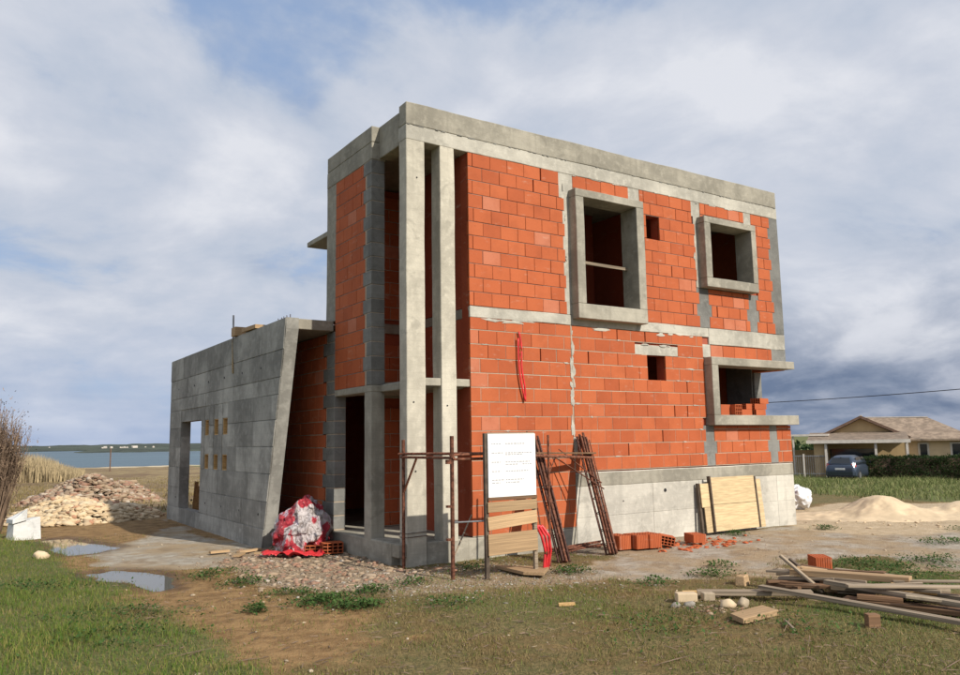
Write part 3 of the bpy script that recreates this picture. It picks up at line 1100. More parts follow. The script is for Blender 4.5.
P_RUBBLE = [(-0.2, -0.2), (-0.15, 2.6), (-0.9, 3.7), (-2.1, 2.6), (-2.5, 0.2), (-1.9, -1.2), (-0.6, -0.9), (0.2, -0.5)]
P_GRAVEL = [(-1.9, -1.0), (-1.4, -2.1), (0.0, -2.9), (1.5, -3.0), (2.0, -2.2), (1.2, -0.3), (-0.2, -0.3)]
P_SOIL = [(-4.0, -0.4), (-3.9, 1.2), (-3.0, 1.2), (-2.2, 0.0), (-1.9, -1.6), (-2.2, -3.0), (-2.9, -4.6), (-3.6, -4.2)]
P_GREEN_R = [(1.4, -5.5), (2.0, -6.8), (3.0, -7.6), (3.6, -6.6), (2.6, -5.4)]
P_GREEN_R2 = [(3.3, -4.4), (3.6, -6.2), (5.0, -6.4), (6.3, -5.4), (6.0, -4.2), (4.4, -4.0)]


def masks(x, y):
    nz = fbm2(x, y, 0.8, 4, 3) * 0.6 + fbm2(x, y, 3.1, 3, 9) * 0.25
    D = np.hypot(np.maximum(np.maximum(-6 - x, x - 14), 0), np.maximum(np.maximum(-10 - y, y - 12), 0))
    pm = lambda P, soft=0.35, n=0.7: sstep(poly_dist(x, y, P) + nz * n, -soft, soft)
    far_r = sstep(x - 0.15 * np.abs(y) + nz * 2, 17.5, 19.5)
    far_b = sstep(y + nz * 2, 14, 17) * (1 - far_r)
    green = np.clip(pm(P_GRASS_L, 0.45, 1.0) + pm(P_GREEN_R, 0.5) * 0.85 + pm(P_GREEN_R2, 0.5) * 0.9 + far_r, 0, 1)
    concr = np.clip(pm(P_PATH, 0.25, 1.4) + pm(P_PAD, 0.5, 2.2), 0, 1)
    sand = pm(P_SANDY, 0.5, 0.8)
    grav = np.clip(pm(P_RUBBLE, 0.3, 0.6) + 0.6 * pm(P_GRAVEL, 0.5, 0.9), 0, 1)
    soil = pm(P_SOIL, 0.6, 1.2)
    wet = np.clip(sstep(poly_dist(x, y, P_PUD1), -0.5, 0.0) + sstep(poly_dist(x, y, P_PUD2), -0.45, 0.0), 0, 1)
    dry = np.clip((1 - soil * 0.85) * (1 - concr) * (1 - grav) * (1 - sand) * (1 - green), 0, 1)
    dry = np.where((y > 0) & (x < 0) & (x > -5) & (y < 14), dry * 0.35, dry)
    patch = sstep(fbm2(x, y, 0.55, 3, 123), -0.02, 0.3) * dry * (1 - far_b) * 0.5
    green = np.clip(green + patch, 0, 1)
    dry = dry * (1 - 0.6 * patch)
    return dict(green=green * (1 - concr * 0.9) * (1 - sand), dry=dry, grav=grav, concr=concr, sand=sand, wet=wet, far_b=far_b, far_r=far_r, D=D, nz=nz)


def terrain(x, y, fine=True):
    x = np.asarray(x, float)
    y = np.asarray(y, float)
    D = np.hypot(np.maximum(np.maximum(-6 - x, x - 14), 0), np.maximum(np.maximum(-10 - y, y - 12), 0))
    D = np.sqrt(D * D + 9) - 3
    az = np.degrees(np.arctan2(x + 6, y + 11))
    w = np.where(az > -70, np.clip((45 - az) / 15, 0, 1), np.clip((az + 100) / 30, 0, 1))
    z = -0.03 * np.minimum(D, 40) - w * 0.016 * np.clip(D - 40, 0, 400)
    if fine:
        a = sstep(D, 0, 60)
        z = z + fbm2(x, y, 0.45, 3, 21) * (0.035 + 0.25 * a) + fbm2(x, y, 2.6, 3, 31) * 0.018
        k = masks(x, y)
        z = z - 0.02 + 0.035 * k['green'] + 0.03 * k['grav'] * (0.5 + fbm2(x, y, 5, 2, 51))
        z = z - 0.012 * k['concr']
        pd = np.maximum(poly_dist(x, y, P_PUD1), poly_dist(x, y, P_PUD2)) + fbm2(x, y, 2.2, 4, 71) * 0.32
        z = np.where(pd > -0.6, z * (1 - sstep(pd, -0.6, -0.1)) + (-0.03 - 0.05 * sstep(pd, -0.1, 0.15)) * sstep(pd, -0.6, -0.1), z)
        # keep the strip along the walls level
        dw = np.maximum(np.maximum(-0.5 - x, x - 10.2), np.maximum(-0.5 - y, y - 12))
        z = np.where(dw < 0, np.minimum(z, 0.0), z)
        # bank rising gently on the left
        z = z + 0.22 * sstep(-x - 0.02 * y, 4.6, 7.5) * (1 - sstep(D, 3, 25))
    return z


# the plot sampled once on a fine grid, for quick look-ups
RX0, RX1, RY0, RY1, RS = -12.0, 20.0, -12.0, 34.0, 0.09
_rx, _ry = np.arange(RX0, RX1 + RS, RS), np.arange(RY0, RY1 + RS, RS)
_gx, _gy = np.meshgrid(_rx, _ry, indexing='ij')
RAST = masks(_gx, _gy)
RAST['z'] = terrain(_gx, _gy)
RAST['z0'] = terrain(_gx, _gy, False)


def look(nm, x, y):
    """bilinear look-up on the sampled plot"""
    x, y = np.asarray(x, float), np.asarray(y, float)
    fx = np.clip((x - RX0) / RS, 0, len(_rx) - 1.001)
    fy = np.clip((y - RY0) / RS, 0, len(_ry) - 1.001)
    i, j = fx.astype(int), fy.astype(int)
    u, v = fx - i, fy - j
    A = RAST[nm]
    return A[i, j] * (1 - u) * (1 - v) + A[i + 1, j] * u * (1 - v) + A[i, j + 1] * (1 - u) * v + A[i + 1, j + 1] * u * v


def tz(x, y):
    if RX0 < x < RX1 and RY0 < y < RY1:
        return float(look('z', x, y))
    return float(terrain(np.array([x]), np.array([y]))[0])


gc = np.array([-2.0, -4.0])
NA, rings = 640, [0.0]
r_ = 0.25
while r_ < 6000:
    rings.append(r_)
    r_ *= 1.017 if r_ < 60 else 1.05
rings = np.array(rings[1:])
ang = np.linspace(0, 2 * np.pi, NA, endpoint=False)
RR, AA = np.meshgrid(rings, ang, indexing='ij')
GX = gc[0] + RR * np.cos(AA)
GY = gc[1] + RR * np.sin(AA)
GZ = terrain(GX, GY)
V = np.stack([GX, GY, GZ], -1).reshape(-1, 3)
V = np.vstack([V, [[gc[0], gc[1], tz(*gc)]]])
nr = len(rings)
idx = np.arange(nr * NA).reshape(nr, NA)
nx_ = np.roll(idx, -1, 1)
F = np.stack([idx[:-1], idx[1:], nx_[1:], nx_[:-1]], -1).reshape(-1, 4)
cen = len(V) - 1
F = np.vstack([F, np.stack([np.full(NA // 2, cen), idx[0, 0::2], idx[0, 1::2], np.roll(idx[0, 0::2], -1)], -1)])
K = masks(GX, GY)

mt, nt, bs = mat('ground')
p = wpos(nt)


def attr(nm):
    a = nt.node('ShaderNodeAttribute')
    a.attribute_name = nm
    s = nt.node('ShaderNodeSeparateColor')
    nt.link(a.outputs['Color'], s.inputs[0])
    return s.outputs


c1, c2, c3_ = attr('cover_a'), attr('cover_b'), attr('cover_c')
n_l = nt.noise(p, 0.7, 5, 0.6)
n_m = nt.noise(p, 4.0, 6, 0.65)
n_f = nt.noise(p, 26.0, 5, 0.7)
n_s = nt.noise(p, 70.0, 3, 0.6)
vor = nt.node('ShaderNodeTexVoronoi')
nt.link(p, vor.inputs['Vector'])
vor.inputs['Scale'].default_value = 22.0
soil = nt.mix(nt.step(n_m, 0.35, 0.65), (0.21, 0.12, 0.048), (0.36, 0.22, 0.095))
soil = nt.mix(nt.math('MULTIPLY', nt.step(n_s, 0.58, 0.7), 0.5), soil, (0.42, 0.34, 0.24))
grn = nt.mix(nt.step(n_f, 0.38, 0.62), (0.08, 0.10, 0.028), (0.17, 0.17, 0.062))
grn = nt.mix(nt.math('MULTIPLY', nt.step(n_m, 0.5, 0.7), 0.6), grn, (0.19, 0.15, 0.07))
dryc = nt.mix(nt.step(n_f, 0.38, 0.64), (0.115, 0.10, 0.04), (0.26, 0.195, 0.085))
dryc = nt.mix(nt.math('MULTIPLY', nt.step(n_l, 0.42, 0.6), 0.6), dryc, (0.21, 0.125, 0.05))
dryc = nt.mix(nt.math('MULTIPLY', nt.step(n_m, 0.44, 0.66), 0.55), dryc, (0.10, 0.11, 0.035))
conc = nt.mix(nt.step(n_m, 0.35, 0.7), (0.34, 0.29, 0.225), (0.48, 0.435, 0.36))
conc = nt.mix(nt.math('MULTIPLY', nt.step(n_l, 0.42, 0.60), 0.75), conc, (0.38, 0.27, 0.15))
conc = nt.mix(nt.math('MULTIPLY', nt.step(nt.noise(p, 1.7, 6, 0.7), 0.52, 0.62), 0.6), conc, (0.24, 0.17, 0.10))
grv = nt.mix(nt.step(n_f, 0.42, 0.58), (0.23, 0.16, 0.095), (0.42, 0.33, 0.23))
snd = nt.mix(nt.step(n_m, 0.35, 0.7), (0.46, 0.35, 0.22), (0.58, 0.46, 0.31))
fld = nt.mix(nt.step(n_l, 0.36, 0.64), (0.20, 0.135, 0.075), (0.32, 0.245, 0.12))
fld = nt.mix(nt.math('MULTIPLY', nt.step(nt.noise(p, 0.05, 4), 0.45, 0.6), 0.55), fld, (0.14, 0.085, 0.05))
jit = nt.math('MULTIPLY', nt.math('SUBTRACT', n_f, 0.5), 1.2)
edge = lambda m_: nt.step(nt.math('ADD', m_, jit), 0.3, 0.7)
col = nt.mix(edge(c1[1]), soil, dryc)
col = nt.mix(edge(c2[2]), col, fld)
col = nt.mix(edge(c1[0]), col, grn)
col = nt.mix(edge(c2[0]), col, conc)
col = nt.mix(edge(c1[2]), col, grv)
col = nt.mix(edge(c2[1]), col, snd)
col = nt.mix(c3_[0], col, (0.62, 0.53, 0.38))
wetc = nt.mix(1.0, col, (0.5, 0.45, 0.4), 'MULTIPLY')
col = nt.mix(c3_[1], col, wetc)
nt.link(col, bs.inputs['Base Color'])
nt.link(nt.math('SUBTRACT', 0.95, nt.math('MULTIPLY', c3_[1], 0.45)), bs.inputs['Roughness'])
bs.inputs['Specular IOR Level'].default_value = 0.25
hh = nt.math('ADD', nt.math('MULTIPLY', n_f, 0.6), nt.math('ADD', nt.math('MULTIPLY', n_s, 0.3), nt.math('MULTIPLY', n_m, 0.9)))
bump(nt, bs, hh, 0.75, 0.08)

ground = np_mesh('ground', V, F, 'ground', smooth=True)
ground['kind'] = 'structure'
beach = sstep(GZ, SEA_Z + 0.0, SEA_Z + 0.15) * (1 - sstep(GZ, SEA_Z + 0.35, SEA_Z + 0.8)) * sstep(GX, 25, 45)


def set_attr(ob, nm, r, g, b):
    a = ob.data.attributes.new(nm, 'FLOAT_COLOR', 'POINT')
    cc = np.zeros((len(ob.data.vertices), 4), np.float32)
    n = r.size
    cc[:n, 0] = r.ravel()
    cc[:n, 1] = g.ravel()
    cc[:n, 2] = b.ravel()
    cc[:, 3] = 1
    a.data.foreach_set('color', cc.ravel())


set_attr(ground, 'cover_a', K['green'], K['dry'], K['grav'])
set_attr(ground, 'cover_b', K['concr'], K['sand'], K['far_b'])
set_attr(ground, 'cover_c', beach, K['wet'], K['wet'] * 0)

# ---- sea and the far shore
b = MB()
b.add([(-6000, 60, SEA_Z), (6000, 60, SEA_Z), (6000, 9000, SEA_Z), (-6000, 9000, SEA_Z)], [(0, 1, 2, 3)])
tag(b.build('sea', 'sea_water', fix=False), None, None, kind='structure')


def shore(name, az0, az1, dist, depth, hmax, seed, material='land_far'):
    n, mrow = 160, 8
    az = np.radians(np.linspace(az0, az1, n))
    vs = []
    for j in range(mrow + 1):
        t = j / mrow
        d = dist + depth * t + fbm2(az * 60, az * 0, 1.0, 3, seed) * depth * 0.25
        h = np.sin(np.pi * min(t * 0.62 + 0.02, 0.5) if t < 0.8 else np.pi * 0.5) * hmax
        taper = sstep(np.degrees(az), az0, az0 + 2.5) * (1 - sstep(np.degrees(az), az1 - 2.5, az1))
        z = SEA_Z - 0.3 + (h * (0.55 + 0.45 * (0.5 + 0.5 * fbm2(az * 90, az * 0 + j * 0.3, 1.0, 4, seed + 5))) + 0.3 * (t > 0)) * taper
        vs.append(np.stack([-6 + d * np.sin(az), -11 + d * np.cos(az), z], -1))
    Vv = np.array(vs).reshape(-1, 3)
    ii = np.arange((mrow + 1) * n).reshape(mrow + 1, n)
    ff = np.stack([ii[:-1, :-1], ii[:-1, 1:], ii[1:, 1:], ii[1:, :-1]], -1).reshape(-1, 4)
    o = np_mesh(name, Vv, ff, material, smooth=True)
    o['kind'] = 'structure'


shore('far_shore_hills', -14, 42, 1750, 900, 17, 5)
shore('headland', 6.2, 40, 1050, 260, 6.5, 8)
hb = MB()
hb.box(-5, 5, -4, 4, 0, 4.5)
hb.add([(-5.4, -4.4, 4.5), (5.4, -4.4, 4.5), (5.4, 4.4, 4.5), (-5.4, 4.4, 4.5), (-5.4, 0, 7), (5.4, 0, 7)], [(0, 1, 5, 4), (2, 3, 4, 5), (1, 2, 5), (3, 0, 4)])
hm = hb.mesh('distant_house')
hm.materials.append(MATS['house_white'])
for k in range(16):
    azd = random.choice((3.4, 4.2, 5.0, 7.5, 8.2, 8.8, 9.4, 10, 10.5, 11, 11.4, 12.2)) + random.uniform(-.3, .3)
    d = random.uniform(1180, 1260) if azd > 7.3 else random.uniform(1900, 2000)
    a = math.radians(azd)
    o = bpy.data.objects.new('distant_house', hm)
    COL.objects.link(o)
    o.location = (-6 + d * math.sin(a), -11 + d * math.cos(a), SEA_Z + (5.0 if azd > 7.3 else 7.0))
    s = random.uniform(0.22, 0.4)
    o.scale = (s, s, s)
    o.rotation_euler = (0, 0, random.uniform(0, 3))
    tag(o, 'tiny white house on the far shore across the water', 'house', 'white houses on the far shore')

# ---- puddles
for k, (P, lab) in enumerate(((P_PUD1, None), (P_PUD2, None))):
    c = np.mean(P, 0)
    Q = [tuple(c + (np.array(q) - c) * 1.25) for q in P]
    b = MB()
    b.add([(q[0], q[1], -0.048) for q in Q], [tuple(range(len(Q)))])
    tag(b.build('puddle', 'puddle_water', fix=True), None, None, kind='structure')

# ================================================================== grass and weeds


def blades(name, material, pts, h, w, lean=0.5, label=None, cat=None, curve=True):
    n = len(pts)
    az = RNG.uniform(0, 2 * np.pi, n)
    la = RNG.uniform(0, 2 * np.pi, n)
    ln = RNG.uniform(0.1, 1.0, n) * lean * h
    side = np.stack([np.cos(az), np.sin(az), np.zeros(n)], -1) * (w / 2)[:, None]
    tip = pts + np.stack([np.cos(la) * ln, np.sin(la) * ln, h], -1)
    mid = pts + np.stack([np.cos(la) * ln * 0.3, np.sin(la) * ln * 0.3, h * 0.6], -1)
    V = np.stack([pts - side, pts + side, mid + side * 0.7, tip, mid - side * 0.7], 1).reshape(-1, 3)
    b0 = np.arange(n) * 5
    F1 = np.stack([b0, b0 + 1, b0 + 2, b0 + 4], -1)
    F2 = np.stack([b0 + 4, b0 + 2, b0 + 3, b0 + 3], -1)
    # quads for the lower part, the tip is a triangle
    me = bpy.data.meshes.new(name)
    me.vertices.add(len(V))
    me.vertices.foreach_set('co', V.astype(np.float32).ravel())
    loops = np.concatenate([F1.ravel(), F2[:, :3].ravel()]).astype(np.int32)
    me.loops.add(len(loops))
    me.loops.foreach_set('vertex_index', loops)
    me.polygons.add(2 * n)
    st = np.concatenate([np.arange(n) * 4, 4 * n + np.arange(n) * 3]).astype(np.int32)
    me.polygons.foreach_set('loop_start', st)
    me.update(calc_edges=True)
    o = link(name, me, material)
    tag(o, label, cat, kind='stuff')
    return o


def scatter(n, xr, yr, dens, near=(-6.0, -11.3), falloff=1.2):
    x = RNG.uniform(xr[0], xr[1], n)
    y = RNG.uniform(yr[0], yr[1], n)
    d = np.hypot(x - near[0], y - near[1])
    pr = dens(x, y) * np.clip((9.0 / np.maximum(d, 5)) ** falloff, 0, 1)
    keep = RNG.uniform(0, 1, n) < pr
    # nothing grows inside the house
    keep &= ~((x > -0.3) & (x < 10) & (y > -0.05) & (y < 11.2)) & ~((x > -1.3) & (x < 0) & (y > 2.5) & (y < 11.7))
    x, y = x[keep], y[keep]
    inr = (x > RX0) & (x < RX1) & (y > RY0) & (y < RY1)
    z = look('z', x, y)
    if not inr.all():
        z = np.where(inr, z, terrain(x, y, False))
    return np.stack([x, y, z - 0.005], -1)


def d_green(x, y):
    c = sstep(fbm2(x, y, 1.3, 2, 77), -0.45, 0.25)
    return look('green', x, y) * (0.35 + 0.65 * c) * (look('far_r', x, y) < 0.5)


def d_dry(x, y):
    c = sstep(fbm2(x, y, 1.6, 2, 87), -0.35, 0.3)
    return np.clip(look('dry', x, y) * (0.15 + 0.85 * c) + 0.38 * look('green', x, y) * (look('far_r', x, y) < 0.5), 0, 1)


pts = scatter(620000, (-9, 8), (-9, 16), d_green)
hh_ = RNG.uniform(0.025, 0.09, len(pts)) * (0.7 + 0.6 * sstep(fbm2(pts[:, 0], pts[:, 1], 0.9, 2, 5), -.3, .4))
tuft = sstep(fbm2(pts[:, 0], pts[:, 1], 2.2, 2, 15), 0.22, 0.5)
hh_ = hh_ * (1 + 1.3 * tuft) * (0.45 + 0.55 * sstep(-pts[:, 0], 3.2, 4.2))
blades('green_grass', 'grass_green', pts, hh_, RNG.uniform(0.004, 0.009, len(pts)), 0.8, 'short green grass covering the bank at left and the patches by the lumber', 'grass')
pts = scatter(520000, (-9, 9), (-9, 8), d_dry)
blades('dry_grass', 'grass_dry', pts, RNG.uniform(0.015, 0.055, len(pts)), RNG.uniform(0.004, 0.008, len(pts)), 1.5, 'sparse straw-coloured dry grass over the trodden ground', 'grass')
pts = scatter(300000, (-9, 9), (-9, 8), lambda x, y: d_dry(x, y) * (0.25 + 0.75 * sstep(fbm2(x, y, 0.7, 3, 97), -0.1, 0.3)))
blades('sprouting_grass', 'grass_green', pts, RNG.uniform(0.02, 0.06, len(pts)), RNG.uniform(0.004, 0.008, len(pts)), 1.0, 'thin green blades sprouting through the trodden dry ground', 'grass')
# rough meadow on the right, behind the sand heap
pts = scatter(420000, (16, 62), (-14, 34), lambda x, y: sstep(x - 0.15 * np.abs(y), 17.0, 20.0) * (0.3 + 0.7 * sstep(fbm2(x, y, 0.5, 2, 17), -.4, .3)), falloff=0.6)
hh_ = RNG.uniform(0.05, 0.20, len(pts)) * (1 + 1.2 * sstep(fbm2(pts[:, 0], pts[:, 1], 0.7, 2, 41), 0.15, 0.5))
blades('meadow_grass', 'meadow', pts, hh_, RNG.uniform(0.02, 0.045, len(pts)), 1.2, 'rough green meadow grass in front of the hedge and parked car', 'grass')
# straw field towards the sea
pts = scatter(160000, (-30, 40), (14, 90), lambda x, y: sstep(y, 14, 17) * (0.2 + 0.8 * sstep(fbm2(x, y, 0.25, 2, 27), -.3, .3)), falloff=0.5)
blades('field_grass', 'grass_dry', pts, RNG.uniform(0.06, 0.22, len(pts)), RNG.uniform(0.03, 0.06, len(pts)), 0.7, 'dry straw-coloured field between the house and the sea', 'grass')


WV, WF, wo = [], [], 0
for x, y, r, n in ((-2.15, -1.85, .42, 1100), (-1.95, -2.4, .35, 900), (-2.65, 1.0, .5, 700), (-2.5, .1, .4, 500), (-2.95, -1.85, .2, 350), (-1.4, -1.65, .35, 450), (1.6, -2.0, .35, 500),
                   (1.9, -3.4, .35, 350), (3.0, -3.45, .4, 500), (3.7, -2.95, .35, 350), (3.9, -5.6, .7, 1000), (6.6, -4.7, .8, 1000), (5.3, -4.2, .7, 900), (-0.7, -1.4, .3, 300), (-2.3, -1.2, .4, 600),
                   (4.6, -5.1, .7, 900), (5.4, -4.9, .6, 700), (9.3, -1.0, .3, 400), (7.1, -.5, .3, 500), (11.5, -3.0, .6, 700), (9.0, -3.6, .6, 700), (0.6, -.9, .4, 350), (-1.0, -2.9, .5, 350),
                   (-4.2, -1.2, .8, 700), (-4.6, -2.4, .8, 700), (1.2, -6.2, .8, 500), (0.2, -5.2, .9, 400), (-4.9, 1.5, 1.0, 700)):
    a = RNG.uniform(0, 2 * np.pi, n)
    d = r * np.sqrt(RNG.uniform(0, 1, n)) * RNG.uniform(0.3, 1.15, n)
    px, py = x + d * np.cos(a) * 1.2, y + d * np.sin(a)
    kp = fbm2(px, py, 3.2, 3, 61) > -0.18
    px, py, d = px[kp], py[kp], d[kp]
    n = len(px)
    base = np.stack([px, py, look('z', px, py)], -1)
    hgt = RNG.uniform(0.1, 1.0, n) * 0.10 * (1 - 0.55 * np.minimum(d / r, 1))
    ln = RNG.uniform(0.02, 0.055, n)
    az = RNG.uniform(0, 2 * np.pi, n)
    el = RNG.uniform(-0.3, 0.9, n)
    dirv = np.stack([np.cos(az) * np.cos(el), np.sin(az) * np.cos(el), np.sin(el)], -1)
    sd = np.stack([-np.sin(az), np.cos(az), np.zeros(n)], -1)
    c = base + np.stack([np.zeros(n), np.zeros(n), hgt], -1)
    w = ln * 0.32
    WV.append(np.stack([c, c + dirv * (ln * .5)[:, None] + sd * w[:, None], c + dirv * ln[:, None], c + dirv * (ln * .5)[:, None] - sd * w[:, None]], 1).reshape(-1, 3))
    WF.append((np.arange(n) * 4 + wo)[:, None] + np.array([[0, 1, 2, 3]]))
    wo += 4 * n
tag(np_mesh('ground_weeds', np.vstack(WV), np.vstack(WF), 'weed_green'), 'low leafy green weeds in patches over the bare building plot', 'weeds', kind='stuff')

# straw, twigs and other litter lying flat
n = 2600
x, y = RNG.uniform(-4.4, 5.5, n), RNG.uniform(-8, 1.5, n)
kp = (look('dry', x, y) + (1 - look('concr', x, y)) * 0.25 > RNG.uniform(0, 1, n)) & ~((x > -0.3) & (y > -0.2))
x, y = x[kp], y[kp]
n = len(x)
a = RNG.normal(0.5, 0.9, n)
ln = RNG.uniform(0.03, 0.14, n) * np.where(RNG.uniform(0, 1, n) < .06, 3.0, 1)
d = np.stack([np.cos(a), np.sin(a), RNG.normal(0, .06, n)], -1) * ln[:, None]
sdv = np.stack([-np.sin(a), np.cos(a), 0 * a], -1) * RNG.uniform(.002, .005, n)[:, None]
P0 = np.stack([x, y, look('z', x, y) + .014], -1)
V = np.stack([P0 - sdv, P0 + sdv, P0 + d + sdv, P0 + d - sdv, P0 + d * .5 + np.array([0, 0, .008])], 1)
V = V.reshape(-1, 3)
b0 = np.arange(n)[:, None] * 5
F = np.vstack([b0 + np.array([[0, 1, 4]]), b0 + np.array([[1, 2, 4]]), b0 + np.array([[2, 3, 4]]), b0 + np.array([[3, 0, 4]])])
tag(np_mesh('straw_litter', V, F, 'dry_stem'), 'brown twigs and straw littered over the trodden ground', 'litter', kind='stuff')

# ================================================================== things on the building site


def local(b_fn, name, label, cat, loc, rz, material, group=None, smooth=False, bevel=0.0):
    b = MB()
    b_fn(b)
    o = b.build(name, material, None, smooth, bevel)
    o.location = loc
    o.rotation_euler = (0, 0, rz)
    return tag(o, label, cat, group)


def blob(n_sub, scale, amp, freq, seed, mnoise=2):
    """irregular lump (numpy icosphere with noise)"""
    import bmesh
    bm = bmesh.new()
    bmesh.ops.create_icosphere(bm, subdivisions=n_sub, radius=1.0)
    V = np.array([v.co[:] for v in bm.verts])
    F = [[v.index for v in f.verts] for f in bm.faces]
    bm.free()
    d = 1 + amp * vnoise3(V * freq + seed * 3.1, seed) + amp * 0.5 * vnoise3(V * freq * 2.3 + seed, seed + 1)
    return V * d[:, None] * np.array(scale), F


# ---- scaffold posts and rails at the corner
sc1 = thing('scaffold', 'rusty steel posts and rails of a low scaffold at the house corner', 'scaffold', (-0.12, -0.1, 0))


def child_tube(parent, name, pts, r, m_='rust', n=8, smooth=True):
    b = MB()
    b.tube([Vector(q) - parent.location for q in pts], r, n)
    return b.build(name, m_, parent, smooth=False)


child_tube(sc1, 'post', [(-0.12, -0.10, -0.05), (-0.12, -0.10, 1.95)], 0.028)
p2 = child_tube(sc1, 'post', [(-0.10, -1.52, -0.05), (-0.09, -1.51, 1.99)], 0.030)
for z in (0.55, 1.0, 1.6, 1.63):
    child_tube(p2, 'collar', [(-0.095, -1.515, z), (-0.095, -1.515, z + 0.03)], 0.042)
    p2.children[-1].location = sc1.location * 0
child_tube(sc1, 'rail', [(-0.16, -0.02, 1.73), (0.32, -1.80, 1.735)], 0.021)
child_tube(sc1, 'rail', [(-0.14, -0.06, 1.68), (-0.085, -1.56, 1.68)], 0.020)
child_tube(sc1, 'rail', [(-0.12, -1.50, 1.72), (1.25, -1.60, 1.74)], 0.019)
child_tube(sc1, 'rail', [(-0.12, -1.50, 1.66), (0.55, -1.58, 1.66)], 0.019)
child_tube(sc1, 'brace', [(-0.11, -0.50, 1.66), (-0.12, -0.12, 1.15)], 0.018)
child_tube(sc1, 'rail', [(-0.10, -1.50, 0.78), (0.32, -1.80, 0.80)], 0.012, 'steel_grey')
child_tube(sc1, 'brace', [(-0.09, -1.48, 0.25), (0.62, -0.9, 0.80)], 0.012, 'wood_weathered')
child_tube(sc1, 'post', [(1.64, -1.50, -0.03), (1.66, -1.50, 1.99)], 0.018)
child_tube(sc1, 'rail', [(1.15, -1.55, 1.69), (2.58, -1.42, 1.62)], 0.022, 'rust')

# wire loop round the corner column
ob = MB()
for z in (0.42, 0.48):
    ob.tube([(-.008, .268, z), (-.008, -.008, z + .01), (.358, -.008, z + .02), (.358, .268, z + .01), (-.008, .268, z)], 0.005, 5)
tag(ob.build('tie_wire', 'rust_dark'), 'dark wire looped round the foot of the corner column', 'wire')

# ---- information board
ib = thing('information_board', 'white building-permit board on two posts with nailed planks', 'sign', (0.30, -1.84, 0))
LW = 0.82


def ibox(name, m_, *a, parent=ib, bevel=0.004):
    return MB().box(*a).build(name, m_, parent, bevel=bevel)


def irot(o, ry):
    o.rotation_euler = (0, ry, 0)
    return o


ibox('post', 'wood_dark', -0.045, 0.015, 0.01, 0.06, -0.1, 2.02)
ibox('post', 'wood_weathered', 0.80, 0.86, 0.01, 0.06, -0.1, 2.0)
sheet = ibox('sheet', 'paper', 0.0, LW + .02, -0.012, 0.006, 1.12, 2.01)
sheet['label'] = 'white printed permit sheet'
ibox('backing', 'wood_weathered', 0.0, LW + .02, 0.0065, 0.0095, 1.08, 2.03)
ibox('ledge', 'wood_brown', -0.01, LW + .03, -0.02, 0.01, 1.075, 1.115)
for z0, z1, ry, m_ in ((0.92, 1.06, -0.012, 'wood_board'), (0.70, 0.88, -0.07, 'wood_board'), (0.33, 0.62, -0.015, 'wood_board')):
    b = MB()
    b.box(-LW / 2 - .02, LW / 2 + .02, -0.018, 0.006, -(z1 - z0) / 2, (z1 - z0) / 2)
    o = b.build('plank', m_, ib, bevel=0.004)
    o.location = (LW / 2, -0.004, (z0 + z1) / 2)
    irot(o, ry)
ink = [(1.87, [(0.06, 0.22), (0.30, 0.66)]), (1.74, [(0.06, 0.26), (0.30, 0.78)]), (1.715, [(0.30, 0.6)]), (1.61, [(0.06, 0.22), (0.30, 0.74)]), (1.575, [(0.30, 0.52), (0.6, 0.76)]),
       (1.48, [(0.06, 0.22), (0.30, 0.72)]), (1.36, [(0.06, 0.28), (0.30, 0.62)]), (1.32, [(0.06, 0.2), (0.30, 0.55)])]
for z, segs in ink:
    for a, c in segs:
        b = MB()
        x = a
        while x < c:
            w = random.uniform(0.02, 0.055)
            b.box(x, min(x + w, c), -0.0135, -0.011, z - 0.009, z + 0.009)
            x += w + 0.012
        b.build('print_line', 'ink', sheet, fix=False)['kind'] = 'stuff'

tag(MB().add([(0.86, -1.15, .02), (1.42, -1.75, .02), (1.0, -2.16, .025), (0.80, -1.95, .03), (0.86, -1.15, .065), (1.42, -1.75, .065), (1.0, -2.16, .07), (0.80, -1.95, .075)],
    [(3, 2, 1, 0), (4, 5, 6, 7), (0, 1, 5, 4), (1, 2, 6, 5), (2, 3, 7, 6), (3, 0, 4, 7)]).build('plank', 'wood_board', bevel=0.004), 'pale offcut board lying on the ground under the permit board', 'plank')


# ---- rebar cages leaning on the wall


